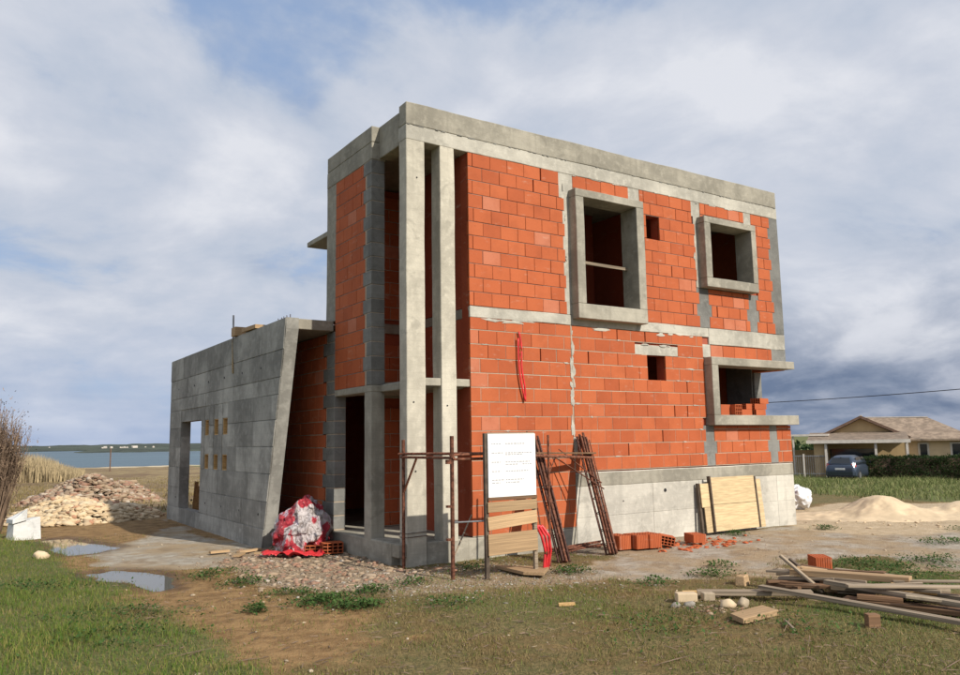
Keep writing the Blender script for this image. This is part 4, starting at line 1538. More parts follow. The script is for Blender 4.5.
def cage(name, label, base, top, w, nst, seed, extra):
    rr = random.Random(seed)
    t = thing(name, label, 'rebar cage', base)
    B, Tp = Vector(base), Vector(top)
    d = (Tp - B)
    sx = Vector((1, 0, 0))
    sx = (sx - d.normalized() * sx.dot(d.normalized())).normalized()
    sy = d.normalized().cross(sx)
    for i, j in ((-1, -1), (1, -1), (1, 1), (-1, 1), (0, -1), (0.4, 1), (-.5, .2), (.5, -.4), (0, .5), (1.3, 0), (-1.3, .6), (.8, .8), (-.8, -.7), (.2, -.2)):
        o1 = sx * i * w * rr.uniform(.85, 1.1) + sy * j * w * 0.7 * rr.uniform(.85, 1.1)
        o2 = sx * i * w * rr.uniform(.8, 1.1) + sy * j * w * 0.7
        e = d * rr.uniform(-0.01, 0.05)
        b = MB()
        b.tube([o1, d * 0.5 + (o1 + o2) / 2 + sx * rr.uniform(-.012, .012), d + o2 + e], 0.019, 6)
        b.build('bar', rr.choice(('rust', 'rust_dark', 'rust')), t)
    for k in range(nst):
        c = d * (0.08 + 0.88 * k / (nst - 1)) + Vector((0, 0, rr.uniform(-.02, .02)))
        q = [c + sx * i * w * 1.12 + sy * j * w * .8 for i, j in ((-1, -1), (1, -1), (1, 1), (-1, 1), (-1, -1))]
        b = MB()
        b.tube(q, 0.008, 5)
        b.build('stirrup', 'rust_dark', t)
    for a_, c_ in extra:
        b = MB()
        b.tube([Vector(a_) - B, Vector(c_) - B], 0.012, 6)
        b.build('bar', 'rust', t)
    return t


cage('rebar_cage', 'rusty rebar cage leaning on the brick wall just right of the permit board', (2.10, -1.28, 0.0), (2.45, -0.10, 1.92), 0.07, 8, 1, [((1.95, -1.0, 0.0), (2.3, -.1, 1.85)), ((2.25, -.6, 1.15), (2.75, -.3, 1.6))])
cage('rebar_cage', 'rusty rebar cage leaning where brick wall meets the pale concrete base', (3.30, -1.05, 0.0), (3.55, -0.10, 1.93), 0.07, 8, 2, [((3.46, -1.02, 0.0), (3.72, -.1, 1.9)), ((2.95, -.15, 1.75), (3.52, -.62, 1.15)), ((2.9, -.12, 1.6), (3.5, -.7, 1.05))])
b = MB().bar((2.05, -0.62, 1.70), (3.62, -0.32, 1.665), 0.12, 0.03)
tag(b.build('plank', 'wood_brown', bevel=.003), 'brown board resting across the two leaning rebar cages', 'plank')
for k in range(7):
    a = (2.55 + random.uniform(-.1, .1), -0.35 - 0.05 * k, 0.03 + 0.035 * (k % 3))
    c = (3.75 + random.uniform(-.15, .1), -0.18 - 0.05 * k, 0.03 + 0.035 * ((k + 1) % 3))
    tag(MB().tube([a, ((a[0] + c[0]) / 2, (a[1] + c[1]) / 2, (a[2] + c[2]) / 2 + random.uniform(0, .02)), c], 0.014, 6).build('steel_rod', 'rust'), 'rusty steel rod lying flat at the foot of the wall between the leaning cages', 'rod', 'steel rods lying by the wall')

# ---- red conduit: coil on the ground, loop hung on the wall
for k, dx in enumerate((0.0, 0.05, 0.1)):
    pts = [(1.28 + dx, -1.80 + 0.02 * k, 0.02 + 0.0), (1.30 + dx + .02, -1.80, 0.30), (1.27 + dx, -1.78 - .02 * k, 0.52), (1.20 + dx, -1.76, 0.66), (1.13 + dx, -1.74, 0.70 - .05 * k)]
    q = []
    for i in range(len(pts) - 1):
        for s in range(5):
            q.append(Vector(pts[i]).lerp(Vector(pts[i + 1]), s / 5))
    q.append(Vector(pts[-1]))
    tag(MB().tube(q, 0.021, 8).build('conduit', 'red_plastic', smooth=True), 'bright red corrugated conduit standing bent beside the permit board', 'conduit', 'red conduits beside the board')
q = []
for i in range(25):
    t = i / 24
    q.append((2.22 + 0.10 * t + 0.02 * math.sin(t * 9), -0.035 - 0.02 * math.sin(t * 3.1), 3.82 - 1.22 * t))
for i in range(20):
    t = i / 19
    q.append((2.32 - 0.05 * math.sin(t * 3) - 0.12 * t, -0.05, 2.60 + 0.05 * math.sin(t * 3.1) * -1 + 1.10 * t))
tag(MB().tube(q, 0.016, 7).build('hanging_hose', 'red_plastic', smooth=True), 'thin red hose hung in a loop on the brick wall', 'hose')

# ---- hollow clay blocks lying about


def hollow_block(name, label, loc, rz, group=None, size=(0.375, 0.25, 0.238), rx=0.0, ry=0.0, material='clay'):
    """clay block with a grid of through holes along its length (x)"""
    lx, ly, lz = size
    b = MB()
    ny, nz = 4, 3
    t = 0.012
    ys = np.linspace(-ly / 2, ly / 2, ny + 1)
    zs_ = np.linspace(0, lz, nz + 1)
    for yv in ys:
        y0 = min(max(yv - t / 2, -ly / 2), ly / 2 - t)
        b.box(-lx / 2, lx / 2, y0, y0 + t, 0, lz)
    for zv in zs_:
        z0 = min(max(zv - t / 2, 0), lz - t)
        for i in range(ny):
            b.box(-lx / 2 + .001, lx / 2 - .001, ys[i] + t / 2, ys[i + 1] - t / 2, z0 + .0005, z0 + t - .0005)
    o = b.build(name, material, fix=False)
    o.location = loc
    o.rotation_euler = (rx, ry, rz)
    return tag(o, label, 'clay block', group)


def upright_block(label, loc, rz, group=None, size=(0.375, 0.25, 0.238)):
    """clay block standing with its cells upright and ribbed flanks"""
    lx, ly, lz = size
    b = MB()
    t = 0.014
    b.box(-lx / 2, lx / 2, -ly / 2, -ly / 2 + t, 0, lz)
    b.box(-lx / 2, lx / 2, ly / 2 - t, ly / 2, 0, lz)
    for k in range(6):
        x = -lx / 2 + (lx - t) * k / 5
        b.box(x, x + t, -ly / 2 + t, ly / 2 - t, .001, lz - .001)
    for k in range(1, 4):
        y = -ly / 2 + ly * k / 4
        for q in range(5):
            x = -lx / 2 + (lx - t) * q / 5 + t
            b.box(x, x + (lx - t) / 5 - t, y - t / 2, y + t / 2, .002, lz - .002)
    for k in range(10):
        x = -lx / 2 + lx * (k + .5) / 10
        b.box(x - .009, x + .009, -ly / 2 - .006, -ly / 2, .003, lz - .003)
        b.box(x - .009, x + .009, ly / 2, ly / 2 + .006, .003, lz - .003)
    for k in range(7):
        y = -ly / 2 + ly * (k + .5) / 7
        b.box(-lx / 2 - .006, -lx / 2, y - .009, y + .009, .003, lz - .003)
    o = b.build('clay_block', 'clay', fix=False)
    o.location = loc
    o.rotation_euler = (0, 0, rz)
    return tag(o, label, 'clay block', group)


upright_block('clay block nearest the leaning cage in the row by the base', (3.86, -0.62, 0.0), 1.5)
upright_block('clay block in the middle of the row at the foot of the base', (4.16, -0.74, 0.0), 1.5)
upright_block('clay block third in the row at the foot of the base', (4.43, -0.80, 0.0), 1.45)
hollow_block('clay_block', 'tipped clay block at the right end of the row by the base', (4.78, -0.86, 0.02), 0.9, rx=0.2, size=(0.36, 0.25, 0.16))
upright_block('lone clay block lying on broken brick before the plywood panels', (5.45, -0.95, 0.02), 1.2, size=(0.37, 0.25, 0.15))
upright_block('single clay block lying behind the scrap lumber heap', (4.35, -4.22, 0.02), 0.9, size=(0.34, 0.22, 0.2))
hollow_block('clay_block', 'clay block with open cells facing out, beside the rubbish sack', (-0.38, 2.1, 0.02), 1.35, size=(0.3, 0.36, 0.18))
hollow_block('clay_block', 'clay block half buried under the edge of the rubbish sack', (-0.62, 2.25, -0.02), 1.2, size=(0.3, 0.36, 0.18))

for k, (x, y, z, rz) in enumerate(((7.55, 0.02, 2.375, 0.1), (7.82, -0.02, 2.375, 1.5), (8.18, 0.0, 2.375, 0.1), (8.62, -0.02, 2.375, 0.15), (8.66, -0.0, 2.50, 0.0), (8.80, 0.02, 2.625, 0.2), (8.42, 0.06, 2.5, 0.1))):
    s = (0.375, 0.2, 0.22) if k < 2 else (0.40, 0.22, 0.12)
    hollow_block('clay_block', 'clay block stacked on the sill of the corner window', (x, y, z), rz, 'blocks on the corner window sill', size=s)
for k in range(4):
    tag(MB().bar((-0.62 + .06 * k, 10.7, 0.0), (-0.50 + .07 * k, 10.95, 0.95 - .12 * k), 0.10, 0.03, (0, 1, 0)).build('plank', 'wood_fresh', bevel=.003), 'orange-yellow board stood upright just inside the gate opening', 'plank', 'boards inside the gate opening')
# broken brick scattered by the base
bb = MB()
for k in range(150):
    x = random.gauss(5.5, 0.7)
    y = random.uniform(-1.5, -0.35) - max(0, 5 - x) * .1
    if x > 7.2 or x < 4.2:
        continue
    s = random.uniform(0.01, 0.05)
    V_, F_ = blob(1, (s * 1.6, s, s * 0.6), 0.35, 1.3, k)
    a = random.uniform(0, 6)
    ca, sa = math.cos(a), math.sin(a)
    z = tz(x, y)
    bb.add([(x + q[0] * ca - q[1] * sa, y + q[0] * sa + q[1] * ca, z + q[2] + s * .2) for q in V_], F_)
tag(bb.build('broken_brick', 'clay', fix=False), 'scatter of broken red brick at the foot of the concrete base', 'brick rubble', kind='stuff')

# ---- formwork panels leaning on the base
fp = thing('formwork_panels', 'yellow formwork panels leaning against the pale concrete base', 'formwork', (7.5, -0.17, 0))


def lean_sheet(name, x0, x1, z0, z1, dy, m_, th=0.022, tilt=0.0):
    ln = Vector((0, 0.09, 1.1)).normalized()
    nrm = Vector((0, -1.1, 0.09)).normalized()
    b = MB()
    pts = []
    for d in (0, th):
        for x, z in ((x0, z0), (x1, z0), (x1, z1), (x0, z1)):
            P = Vector((x - 7.5, 0, 0)) + ln * (z + tilt * (x - 7.5)) + nrm * (dy + d)
            pts.append(P)
    b.add(pts, [(3, 2, 1, 0), (4, 5, 6, 7), (0, 1, 5, 4), (1, 2, 6, 5), (2, 3, 7, 6), (3, 0, 4, 7)])
    return b.build(name, m_, fp, bevel=.002)


lean_sheet('panel', 6.86, 8.22, 0.56, 1.10, 0.05, 'ply_yellow')
lean_sheet('panel', 6.87, 8.24, 0.03, 0.552, 0.05, 'ply_yellow')
lean_sheet('panel', 6.58, 6.83, 0.52, 0.99, 0.02, 'ply_yellow')
lean_sheet('panel', 6.64, 6.84, 0.02, 0.515, 0.02, 'ply_yellow')
lean_sheet('panel', 8.26, 8.46, 0.55, 1.02, 0.02, 'ply_yellow')
lean_sheet('panel', 8.27, 8.47, 0.02, 0.545, 0.02, 'ply_yellow')
lean_sheet('batten', 6.825, 6.862, 0.02, 1.13, 0.015, 'wood_dark', 0.075)
lean_sheet('batten', 8.222, 8.262, 0.02, 1.08, 0.015, 'wood_dark', 0.075)
lean_sheet('batten', 6.55, 6.60, 0.0, 1.0, -0.05, 'wood_dark', 0.06)

# ---- planks on the low roof edge, rod and rope
tag(MB().box(-1.16, -0.92, 5.50, 5.78, 4.21, 4.40).build('wood_block', 'wood_board', bevel=.005), 'short wooden block standing on the edge of the low roof', 'wood block')
tag(MB().bar((-1.02, 4.25, 4.25), (-1.05, 5.05, 4.26), 0.22, 0.08).build('plank', 'wood_board', bevel=.005), 'pale plank lying along the edge of the low roof', 'plank')
tag(MB().tube([(-1.05, 6.0, 4.15), (-1.06, 6.0, 4.72)], 0.02, 6).build('upright_rod', 'steel_grey'), 'upright grey rod on the edge of the low roof', 'rod')
q = [(-1.125, 5.8, 4.2), (-1.13, 5.78, 4.0), (-1.125, 5.76, 3.75), (-1.13, 5.72, 3.62), (-1.125, 5.70, 3.42)]
tag(MB().tube(q, [0.008, 0.008, 0.012, 0.022, 0.018], 6).build('hanging_rope', 'rope', smooth=True), 'frayed rope hanging down the low concrete wall', 'rope')
tag(MB().bar((3.5, 0.12, 5.29), (5.2, 0.12, 5.27), 0.03, 0.06).build('guard_rail', 'wood_weathered', bevel=.003), 'weathered wooden guard rail across the tall upper window', 'guard rail')

# ---- rubbish sack and red plastic
V_, F_ = blob(6, (0.50, 0.48, 0.56), 0.2, 1.6, 5)
V_ *= (1 - 0.16 * np.abs(vnoise3(V_ * 6, 13)) - 0.07 * np.abs(vnoise3(V_ * 15, 14)))[:, None]
V_ += 0.05 * np.stack([vnoise3(V_ * 9, 3), vnoise3(V_ * 9, 4), vnoise3(V_ * 9, 6)], -1)
V_[:, 2] = np.maximum(V_[:, 2] * 0.94 + 0.44, 0.0)
V_[:, :2] *= (1.24 - 0.55 * (V_[:, 2:3] / 1.05))
V_[:, 0] += 0.16 * V_[:, 2]
V_[:, 1] += 0.10 * V_[:, 2]
sk = np_mesh('rubbish_sack', V_, F_, 'sack_plastic', smooth=False)
sk.location = (-0.74, 2.62, -0.02)
tag(sk, 'big torn plastic sack of red and white rubbish by the slanted wall', 'sack')
n = 26
gx, gy = np.meshgrid(np.linspace(-.62, .5, n), np.linspace(-.28, .25, n), indexing='ij')
gz = 0.04 + 0.09 * np.abs(vnoise3(np.stack([gx * 5, gy * 8, gx * 0], -1), 9)) + 0.05 * vnoise3(np.stack([gx * 13, gy * 13, gx * 0], -1), 19) * .5
ed = 0.25 * (0.7 + 0.5 * vnoise3(np.stack([gx * 4, gx * 0, gx * 0], -1), 3)) * (1 - (gx / .75) ** 2)
keep = np.abs(gy) < ed
ii = np.arange(n * n).reshape(n, n)
ff = np.stack([ii[:-1, :-1], ii[1:, :-1], ii[1:, 1:], ii[:-1, 1:]], -1)[keep[:-1, :-1]].reshape(-1, 4)
rp = np_mesh('red_plastic_sheet', np.stack([gx, gy, gz], -1).reshape(-1, 3), ff, 'red_plastic', smooth=True)
sm = rp.modifiers.new('solid', 'SOLIDIFY')
sm.thickness = 0.006
rp.location = (-1.02, 2.10, 0.0)
rp.rotation_euler = (0, 0, -0.75)
tag(rp, 'crumpled bright red plastic sheet on the ground in front of the sack', 'plastic sheet')

# ---- rubble


def stones(name, material, n, pos, smin, smax, label, cat, seed, flat=0.65):
    """heap or scatter of stones joined as one; pos(rng) -> x, y, z"""
    rg = np.random.default_rng(seed)
    base = [blob(1, (1, 1, flat), 0.42, 1.2, s) for s in range(8)]
    VV, FF, o = [], [], 0
    for k in range(n):
        x, y, z = pos(rg)
        s = smin + (smax - smin) * rg.uniform() ** 3.5
        V0, F0 = base[k % 8]
        a, c_ = rg.uniform(0, 6.28), rg.uniform(-.6, .6)
        Rz = np.array([[math.cos(a), -math.sin(a), 0], [math.sin(a), math.cos(a), 0], [0, 0, 1]])
        Rx = np.array([[1, 0, 0], [0, math.cos(c_), -math.sin(c_)], [0, math.sin(c_), math.cos(c_)]])
        VV.append((V0 * np.array([s * rg.uniform(.7, 2.1), s * rg.uniform(.6, 1.1), s * rg.uniform(.35, .95)])) @ (Rz @ Rx).T + np.array([x, y, z]))
        FF.append(np.array(F0) + o)
        o += len(V0)
    ob_ = np_mesh(name, np.vstack(VV), np.vstack(FF), material)
    return tag(ob_, label, cat, kind='stuff')


def heap(cx, cy, rx, ry, h, rot=0.0, flat=1.3):
    def f(rg):
        a, d = rg.uniform(0, 6.28), math.sqrt(rg.uniform())
        u, v = d * math.cos(a), d * math.sin(a)
        x = cx + u * rx * math.cos(rot) - v * ry * math.sin(rot)
        y = cy + u * rx * math.sin(rot) + v * ry * math.cos(rot)
        bump_ = 0.8 + 0.25 * math.sin(x * 2.1 + 1.3 * math.sin(y * 1.7)) * math.cos(y * 2.4 + x)
        return x, y, float(look('z0', x, y)) + h * bump_ * max(0, 1 - d ** flat) - 0.01
    return f


stones('rubble_heap', 'rubble_mix', 5200, heap(-1.35, 23.5, 2.6, 1.8, 1.25, -0.2, 1.5), 0.03, 0.16, 'heap of broken red brick and white mortar rubble towards the sea', 'rubble', 3)
stones('stone_heap', 'rubble_pale', 5200, heap(-3.0, 12.9, 2.0, 1.7, 0.62, -0.25, 2.0), 0.02, 0.15, 'low heap of pale yellow stones left of the concrete wing', 'stones', 4)


def in_poly(poly, extra=0.3):
    P = np.asarray(poly)
    lo, hi = P.min(0) - extra, P.max(0) + extra

    rg0 = np.random.default_rng(len(poly) * 7 + int(abs(lo[0]) * 100))
    X, Y = rg0.uniform(lo[0], hi[0], 20000), rg0.uniform(lo[1], hi[1], 20000)
    ok = (poly_dist(X, Y, poly) + rg0.normal(0, extra, 20000) > 0) & ~((X > -0.1) & (Y > 0))
    it = iter(np.stack([X[ok], Y[ok], look('z', X[ok], Y[ok]) + 0.005], -1).tolist())

    def f(rg):
        return next(it)
    return f


stones('rubble_scatter', 'rubble_mix', 2200, in_poly(P_RUBBLE, 0.35), 0.006, 0.06, 'scatter of broken stone and mortar before the porch plinth', 'rubble', 6)
stones('gravel', 'stone_grey', 1500, in_poly(P_GRAVEL, 0.5), 0.005, 0.024, 'grey gravel strewn round the scaffold feet', 'gravel', 7)
stones('loose_stones', 'stone_pale', 260, in_poly([(-4, -5), (3, -7), (7, -5), (9, -1), (4, -0.6), (-1, -1), (-3.6, 0.5), (-1.5, 9), (-3.6, 9), (-4.4, 2)], 0.3), 0.006, 0.03, 'loose pale pebbles strewn over the plot', 'pebbles', 8)

# spoil by the wing corner: wood scraps
for k, (x, y, rz, ln) in enumerate(((-1.45, 3.3, 0.4, .5), (-1.75, 2.9, 1.0, .4), (-1.3, 2.75, -0.5, .45), (-1.9, 3.6, .1, .35))):
    local(lambda b: b.box(-ln / 2, ln / 2, -.05, .05, 0, .035), 'wood_scrap', 'short scrap of wood lying in the rubble left of the sack', 'wood scrap', (x, y, tz(x, y) + .03), rz, 'wood_board', 'wood scraps left of the sack', bevel=.003)

# ---- white block and pale stone in the grass
wb = thing('concrete_block_white', 'white concrete block tilted in the grass below the dry shrub', 'concrete block', (-4.62, 8.7, tz(-4.62, 8.7) - 0.05), 0.35)
MB().add([(-.30, -.16, 0), (.28, -.16, 0), (.28, .2, 0), (-.30, .2, 0), (-.30, -.16, .40), (.24, -.16, .52), (.24, .2, .50), (-.26, .2, .40)], [(3, 2, 1, 0), (4, 5, 6, 7), (0, 1, 5, 4), (1, 2, 6, 5), (2, 3, 7, 6), (3, 0, 4, 7)]).build('body', 'plaster_white', wb, bevel=0.01)
MB().add([(-.34, -.2, .41), (-.05, -.2, .47), (-.02, .2, .47), (-.3, .2, .41), (-.34, -.2, .5), (-.05, -.2, .72), (-.02, .2, .62), (-.3, .2, .5)], [(3, 2, 1, 0), (4, 5, 6, 7), (0, 1, 5, 4), (1, 2, 6, 5), (2, 3, 7, 6), (3, 0, 4, 7)]).build('broken_corner', 'plaster_white', wb, bevel=0.01)


def rock(name, label, loc, s, seed, m_='stone_pale', group=None, rz=0.0, cat='stone'):
    V0, F0 = blob(2, s, 0.4, 1.7, seed)
    o = np_mesh(name, V0, F0, m_, smooth=False)
    o.location = (loc[0], loc[1], tz(*loc) + s[2] * .55)
    o.rotation_euler = (0, 0, rz)
    return tag(o, label, cat, group)


rock('stone', 'lone yellowish stone in the grass left of the puddle', (-4.6, 4.9), (.13, .10, .09), 3, 'sand_pale')
rock('stone', 'round orange-brown stone before the scrap lumber, beside the square board', (1.40, -5.02), (.10, .075, .07), 4, 'sand_pale')
rock('stone', 'pale stone just right of the round orange-brown stone', (1.63, -5.06), (.07, .06, .06), 5)
rock('stone', 'small pale stone below the pale masonry block', (1.16, -4.68), (.07, .05, .04), 6, 'stone_grey')
rock('stone', 'small flat stone left of the reddish spoil', (1.02, -4.60), (.07, .05, .035), 7, 'stone_grey')
stones('brick_spoil', 'rubble_mix', 160, in_poly([(1.05, -4.6), (1.5, -4.75), (1.6, -5.15), (1.15, -5.15)], 0.1), 0.008, 0.03, 'reddish spoil of brick crumbs before the scrap lumber', 'brick rubble', 12)

# ---- masonry blocks and the scrap lumber heap
local(lambda b: b.box(-.12, .12, -.07, .07, 0, .105), 'masonry_block', 'pale masonry block lying left of the scrap lumber', 'block', (1.33, -4.47, tz(1.33, -4.47)), -0.55, 'sand_pale', bevel=.012)
local(lambda b: b.box(-.07, .07, -.06, .06, 0, .095), 'masonry_block', 'smaller pale block touching the pale masonry block', 'block', (1.56, -4.60, tz(1.56, -4.6)), -0.5, 'stone_pale', bevel=.012)
local(lambda b: b.box(-.17, .17, -.03, .03, 0, .04), 'wood_scrap', 'pale stick lying behind the pale masonry block', 'wood scrap', (1.75, -4.25, tz(1.75, -4.25)), -0.6, 'wood_fresh', bevel=.003)
local(lambda b: b.add([(-.11, -.07, 0), (.10, -.08, 0), (.11, .08, 0), (-.10, .07, 0), (-.09, -.06, .13), (.06, -.07, .15), (.10, .05, .12), (-.08, .06, .14)], [(3, 2, 1, 0), (4, 5, 6, 7), (0, 1, 5, 4), (1, 2, 6, 5), (2, 3, 7, 6), (3, 0, 4, 7)]), 'wood_chunk', 'stubby chunk of pale wood left of the lumber heap', 'wood chunk', (2.72, -4.17, tz(2.72, -4.17) - .01), 0.4, 'wood_board', bevel=.015)
tag(MB().add([(0.96, -5.42, .0), (0.87, -5.66, .0), (1.50, -5.62, .0), (1.56, -5.37, .0), (0.96, -5.42, .06), (0.87, -5.66, .055), (1.50, -5.62, .06), (1.56, -5.37, .065)],
    [(3, 2, 1, 0), (4, 5, 6, 7), (0, 1, 5, 4), (1, 2, 6, 5), (2, 3, 7, 6), (3, 0, 4, 7)]).build('square_board', 'wood_board', bevel=.004), 'flat square board lying on the grass before the lumber', 'board')
local(lambda b: b.box(-.06, .06, -.05, .05, 0, .14), 'wood_block', 'upright brown wood block standing in the grass under the long plank', 'wood block', (1.75, -6.53, tz(1.75, -6.53) - .01), -0.6, 'wood_brown', bevel=.005)
tag(MB().bar((1.29, -5.85, .02), (1.0, -6.17, .02), .02, .02).build('stick', 'wood_weathered'), 'thin stick on the grass in front of the square board', 'stick')
tag(MB().bar((-0.06, -3.80, .02), (0.10, -3.90, .025), .06, .03).build('wood_scrap', 'wood_fresh'), 'small yellow wood scrap alone on the trodden grass', 'wood scrap')
HG = 'scrap lumber heap'
PL = [('main', (2.08, -4.95, .10), (2.27, -7.9, .04), .10, .045, 'wood_weathered', 'longest grey plank lying along the front of the lumber heap'),
      ('l', (1.60, -4.40, .03), (2.50, -5.35, .06), .16, .05, 'wood_weathered', 'grey plank sticking out to the left of the lumber heap'),
      ('B', (2.83, -4.85, .20), (3.25, -6.12, .22), .17, .07, 'wood_board', 'thick pale beam lying on top of the lumber heap'),
      ('C', (3.24, -5.99, .16), (3.7, -6.3, .08), .10, .05, 'wood_weathered', None),
      ('D', (2.70, -5.40, .16), (2.80, -7.3, .11), .10, .05, 'wood_weathered', 'long grey plank second from the front of the heap'),
      ('E', (2.47, -5.93, .10), (2.70, -6.32, .09), .09, .05, 'wood_brown', None),
      ('F', (2.99, -6.03, .15), (3.22, -6.42, .13), .10, .08, 'wood_fresh', 'bright yellow short beam in the middle of the heap'),
      ('G', (2.58, -6.42, .16), (2.82, -6.82, .13), .08, .03, 'stone_pale', 'whitish painted board lying over the long planks'),
      ('H', (2.69, -4.80, .42), (2.82, -5.28, .03), .06, .03, 'wood_weathered', 'thin grey lath leaning steeply at the left of the heap'),
      ('H2', (2.90, -4.78, .36), (2.95, -5.15, .10), .05, .03, 'wood_dark', 'dark stick poking up at the left of the heap'),
      ('J', (2.74, -4.62, .06), (2.68, -5.12, .07), .22, .04, 'wood_brown', 'wide brown board at the left foot of the heap'),
      ('K', (2.50, -5.75, .03), (2.98, -7.5, .03), .22, .05, 'wood_brown', 'wide dark brown board underneath the long planks'),
      ('L', (2.80, -5.40, .10), (3.06, -5.95, .09), .11, .05, 'wood_weathered', None),
      ('M', (2.91, -4.86, .27), (3.18, -5.12, .22), .12, .03, 'wood_board', None),
      ('N', (3.35, -4.28, .06), (3.15, -4.78, .16), .10, .04, 'wood_weathered', None),
      ('O', (3.38, -5.9, .05), (3.60, -6.55, .05), .12, .05, 'wood_brown', None),
      ('Q', (3.05, -4.75, .06), (3.10, -5.6, .06), .20, .05, 'wood_brown', None),
      ('R', (3.30, -5.2, .05), (3.25, -6.4, .05), .18, .06, 'wood_brown', None),
      ('S', (2.95, -5.2, .13), (2.85, -6.3, .13), .14, .05, 'wood_brown', None),
      ('U', (3.2, -6.2, .10), (3.5, -7.4, .08), .12, .05, 'wood_weathered', None)]
rp_ = random.Random(5)
for k in range(22):
    x, y = rp_.uniform(2.7, 3.6), rp_.uniform(-6.7, -4.75)
    ln, an = rp_.uniform(.4, 1.3), rp_.gauss(-1.2, .45)
    z = rp_.uniform(.04, .26) * (1 - .3 * abs(x - 3.0))
    PL.append(('x', (x - ln / 2 * math.cos(an), y - ln / 2 * math.sin(an), z), (x + ln / 2 * math.cos(an), y + ln / 2 * math.sin(an), z + rp_.uniform(-.03, .05)), rp_.uniform(.03, .11), rp_.uniform(.02, .035), rp_.choice(('wood_brown', 'wood_weathered', 'wood_brown', 'wood_weathered')), None))
for k, a, c, w, t, m_, lab in PL:
    cpt = (Vector(a) + Vector(c)) / 2
    d = Vector(c) - Vector(a)
    b = MB().box(-d.length / 2, d.length / 2, -w / 2, w / 2, -t / 2, t / 2)
    o = b.build('plank', m_, bevel=.004)
    o.location = cpt + Vector((0, 0, max(0, tz(cpt.x, cpt.y)) + t / 2))
    o.rotation_mode = 'QUATERNION'
    q_ = d.to_track_quat('X', 'Z')
    o.rotation_quaternion = q_
    kinds = {'wood_brown': ('dark brown plank among the others in the scrap lumber heap', 'brown planks in the lumber heap'), 'wood_weathered': ('grey weathered plank among the others in the scrap lumber heap', 'grey planks in the lumber heap'), 'wood_board': ('pale yellowish offcut near the top of the scrap lumber heap', 'pale offcuts in the lumber heap')}
    tag(o, lab or kinds[m_][0], 'plank', None if lab else kinds[m_][1])

# ---- sand heap and white bag on the right
n = 180
th = np.linspace(0, 2 * np.pi, n, endpoint=False)
rr_ = np.linspace(0, 1, 60)
TH, RD = np.meshgrid(th, rr_)
ex = 3.3 * (1 + 0.18 * fbm2(np.cos(TH) * 1.5, np.sin(TH) * 1.5, 1.0, 3, 6))
ey = 1.5 * (1 + 0.18 * fbm2(np.cos(TH) * 1.5, np.sin(TH) * 1.5, 1.0, 3, 8))
ux, uy = RD * np.cos(TH) * ex, RD * np.sin(TH) * ey
hz_ = 0.48 * np.exp(-((ux + 0.15) / 0.78) ** 2 - (uy / 0.8) ** 2) + 0.34 * np.exp(-((ux - 2.2) / 1.1) ** 2 - (uy / 0.8) ** 2) + 0.05 * np.exp(-((ux + 1.9) / 0.9) ** 2 - (uy / .8) ** 2)
hz_ = hz_ + (0.11 * fbm2(ux, uy, 1.8, 5, 3) - 0.09 * np.abs(fbm2(ux, uy, 3.4, 4, 13))) * (1 - RD ** 2) - 0.06 * RD ** 4
rot = -0.62
sx_, sy_ = 12.85 + ux * math.cos(rot) - uy * math.sin(rot), -0.35 + ux * math.sin(rot) + uy * math.cos(rot)
sz_ = hz_ + terrain(sx_, sy_, False) - 0.005
ii = np.arange(60 * n).reshape(60, n)
ff = np.stack([ii[:-1], ii[1:], np.roll(ii, -1, 1)[1:], np.roll(ii, -1, 1)[:-1]], -1).reshape(-1, 4)
tag(np_mesh('sand_heap', np.stack([sx_, sy_, sz_], -1).reshape(-1, 3), ff, 'sand_pale', smooth=True), 'pale heap of building sand right of the house', 'sand heap')
V0, F0 = blob(5, (.40, .34, .34), 0.25, 2.0, 21)
V0 += 0.06 * (np.abs(vnoise3(V0 * 7, 3)) - .4)[:, None] * V0 / .35 + 0.025 * np.stack([vnoise3(V0 * 16, 3), vnoise3(V0 * 16, 4), vnoise3(V0 * 16, 6)], -1)
V0[:, 2] = np.maximum(V0[:, 2] + .30, 0)
o = np_mesh('white_bag', V0, F0, 'white_plastic', smooth=True)
o.location = (12.95, 2.15, tz(12.95, 2.15))
tag(o, 'crumpled white plastic bag beside the far right corner of the house', 'bag')

stones('sand_clods', 'sand_pale', 420, lambda rg: (lambda x, y: (x, y, tz(x, y) + .01))(13.2 + rg.normal(0, 1.7), -0.9 + rg.normal(0, .75)), 0.008, 0.05, 'clods of sand and grit strewn round the sand heap', 'clods', 33)

# ================================================================== neighbours and vegetation on the right
right = Vector((math.cos(1.03), -math.sin(1.03), 0))       # image-right at the neighbour's house
away = Vector((math.sin(1.03), math.cos(1.03), 0))
RZ = math.atan2(right.y, right.x)


def tz0(x, y):
    return float(terrain(np.array([x]), np.array([y]), False)[0])


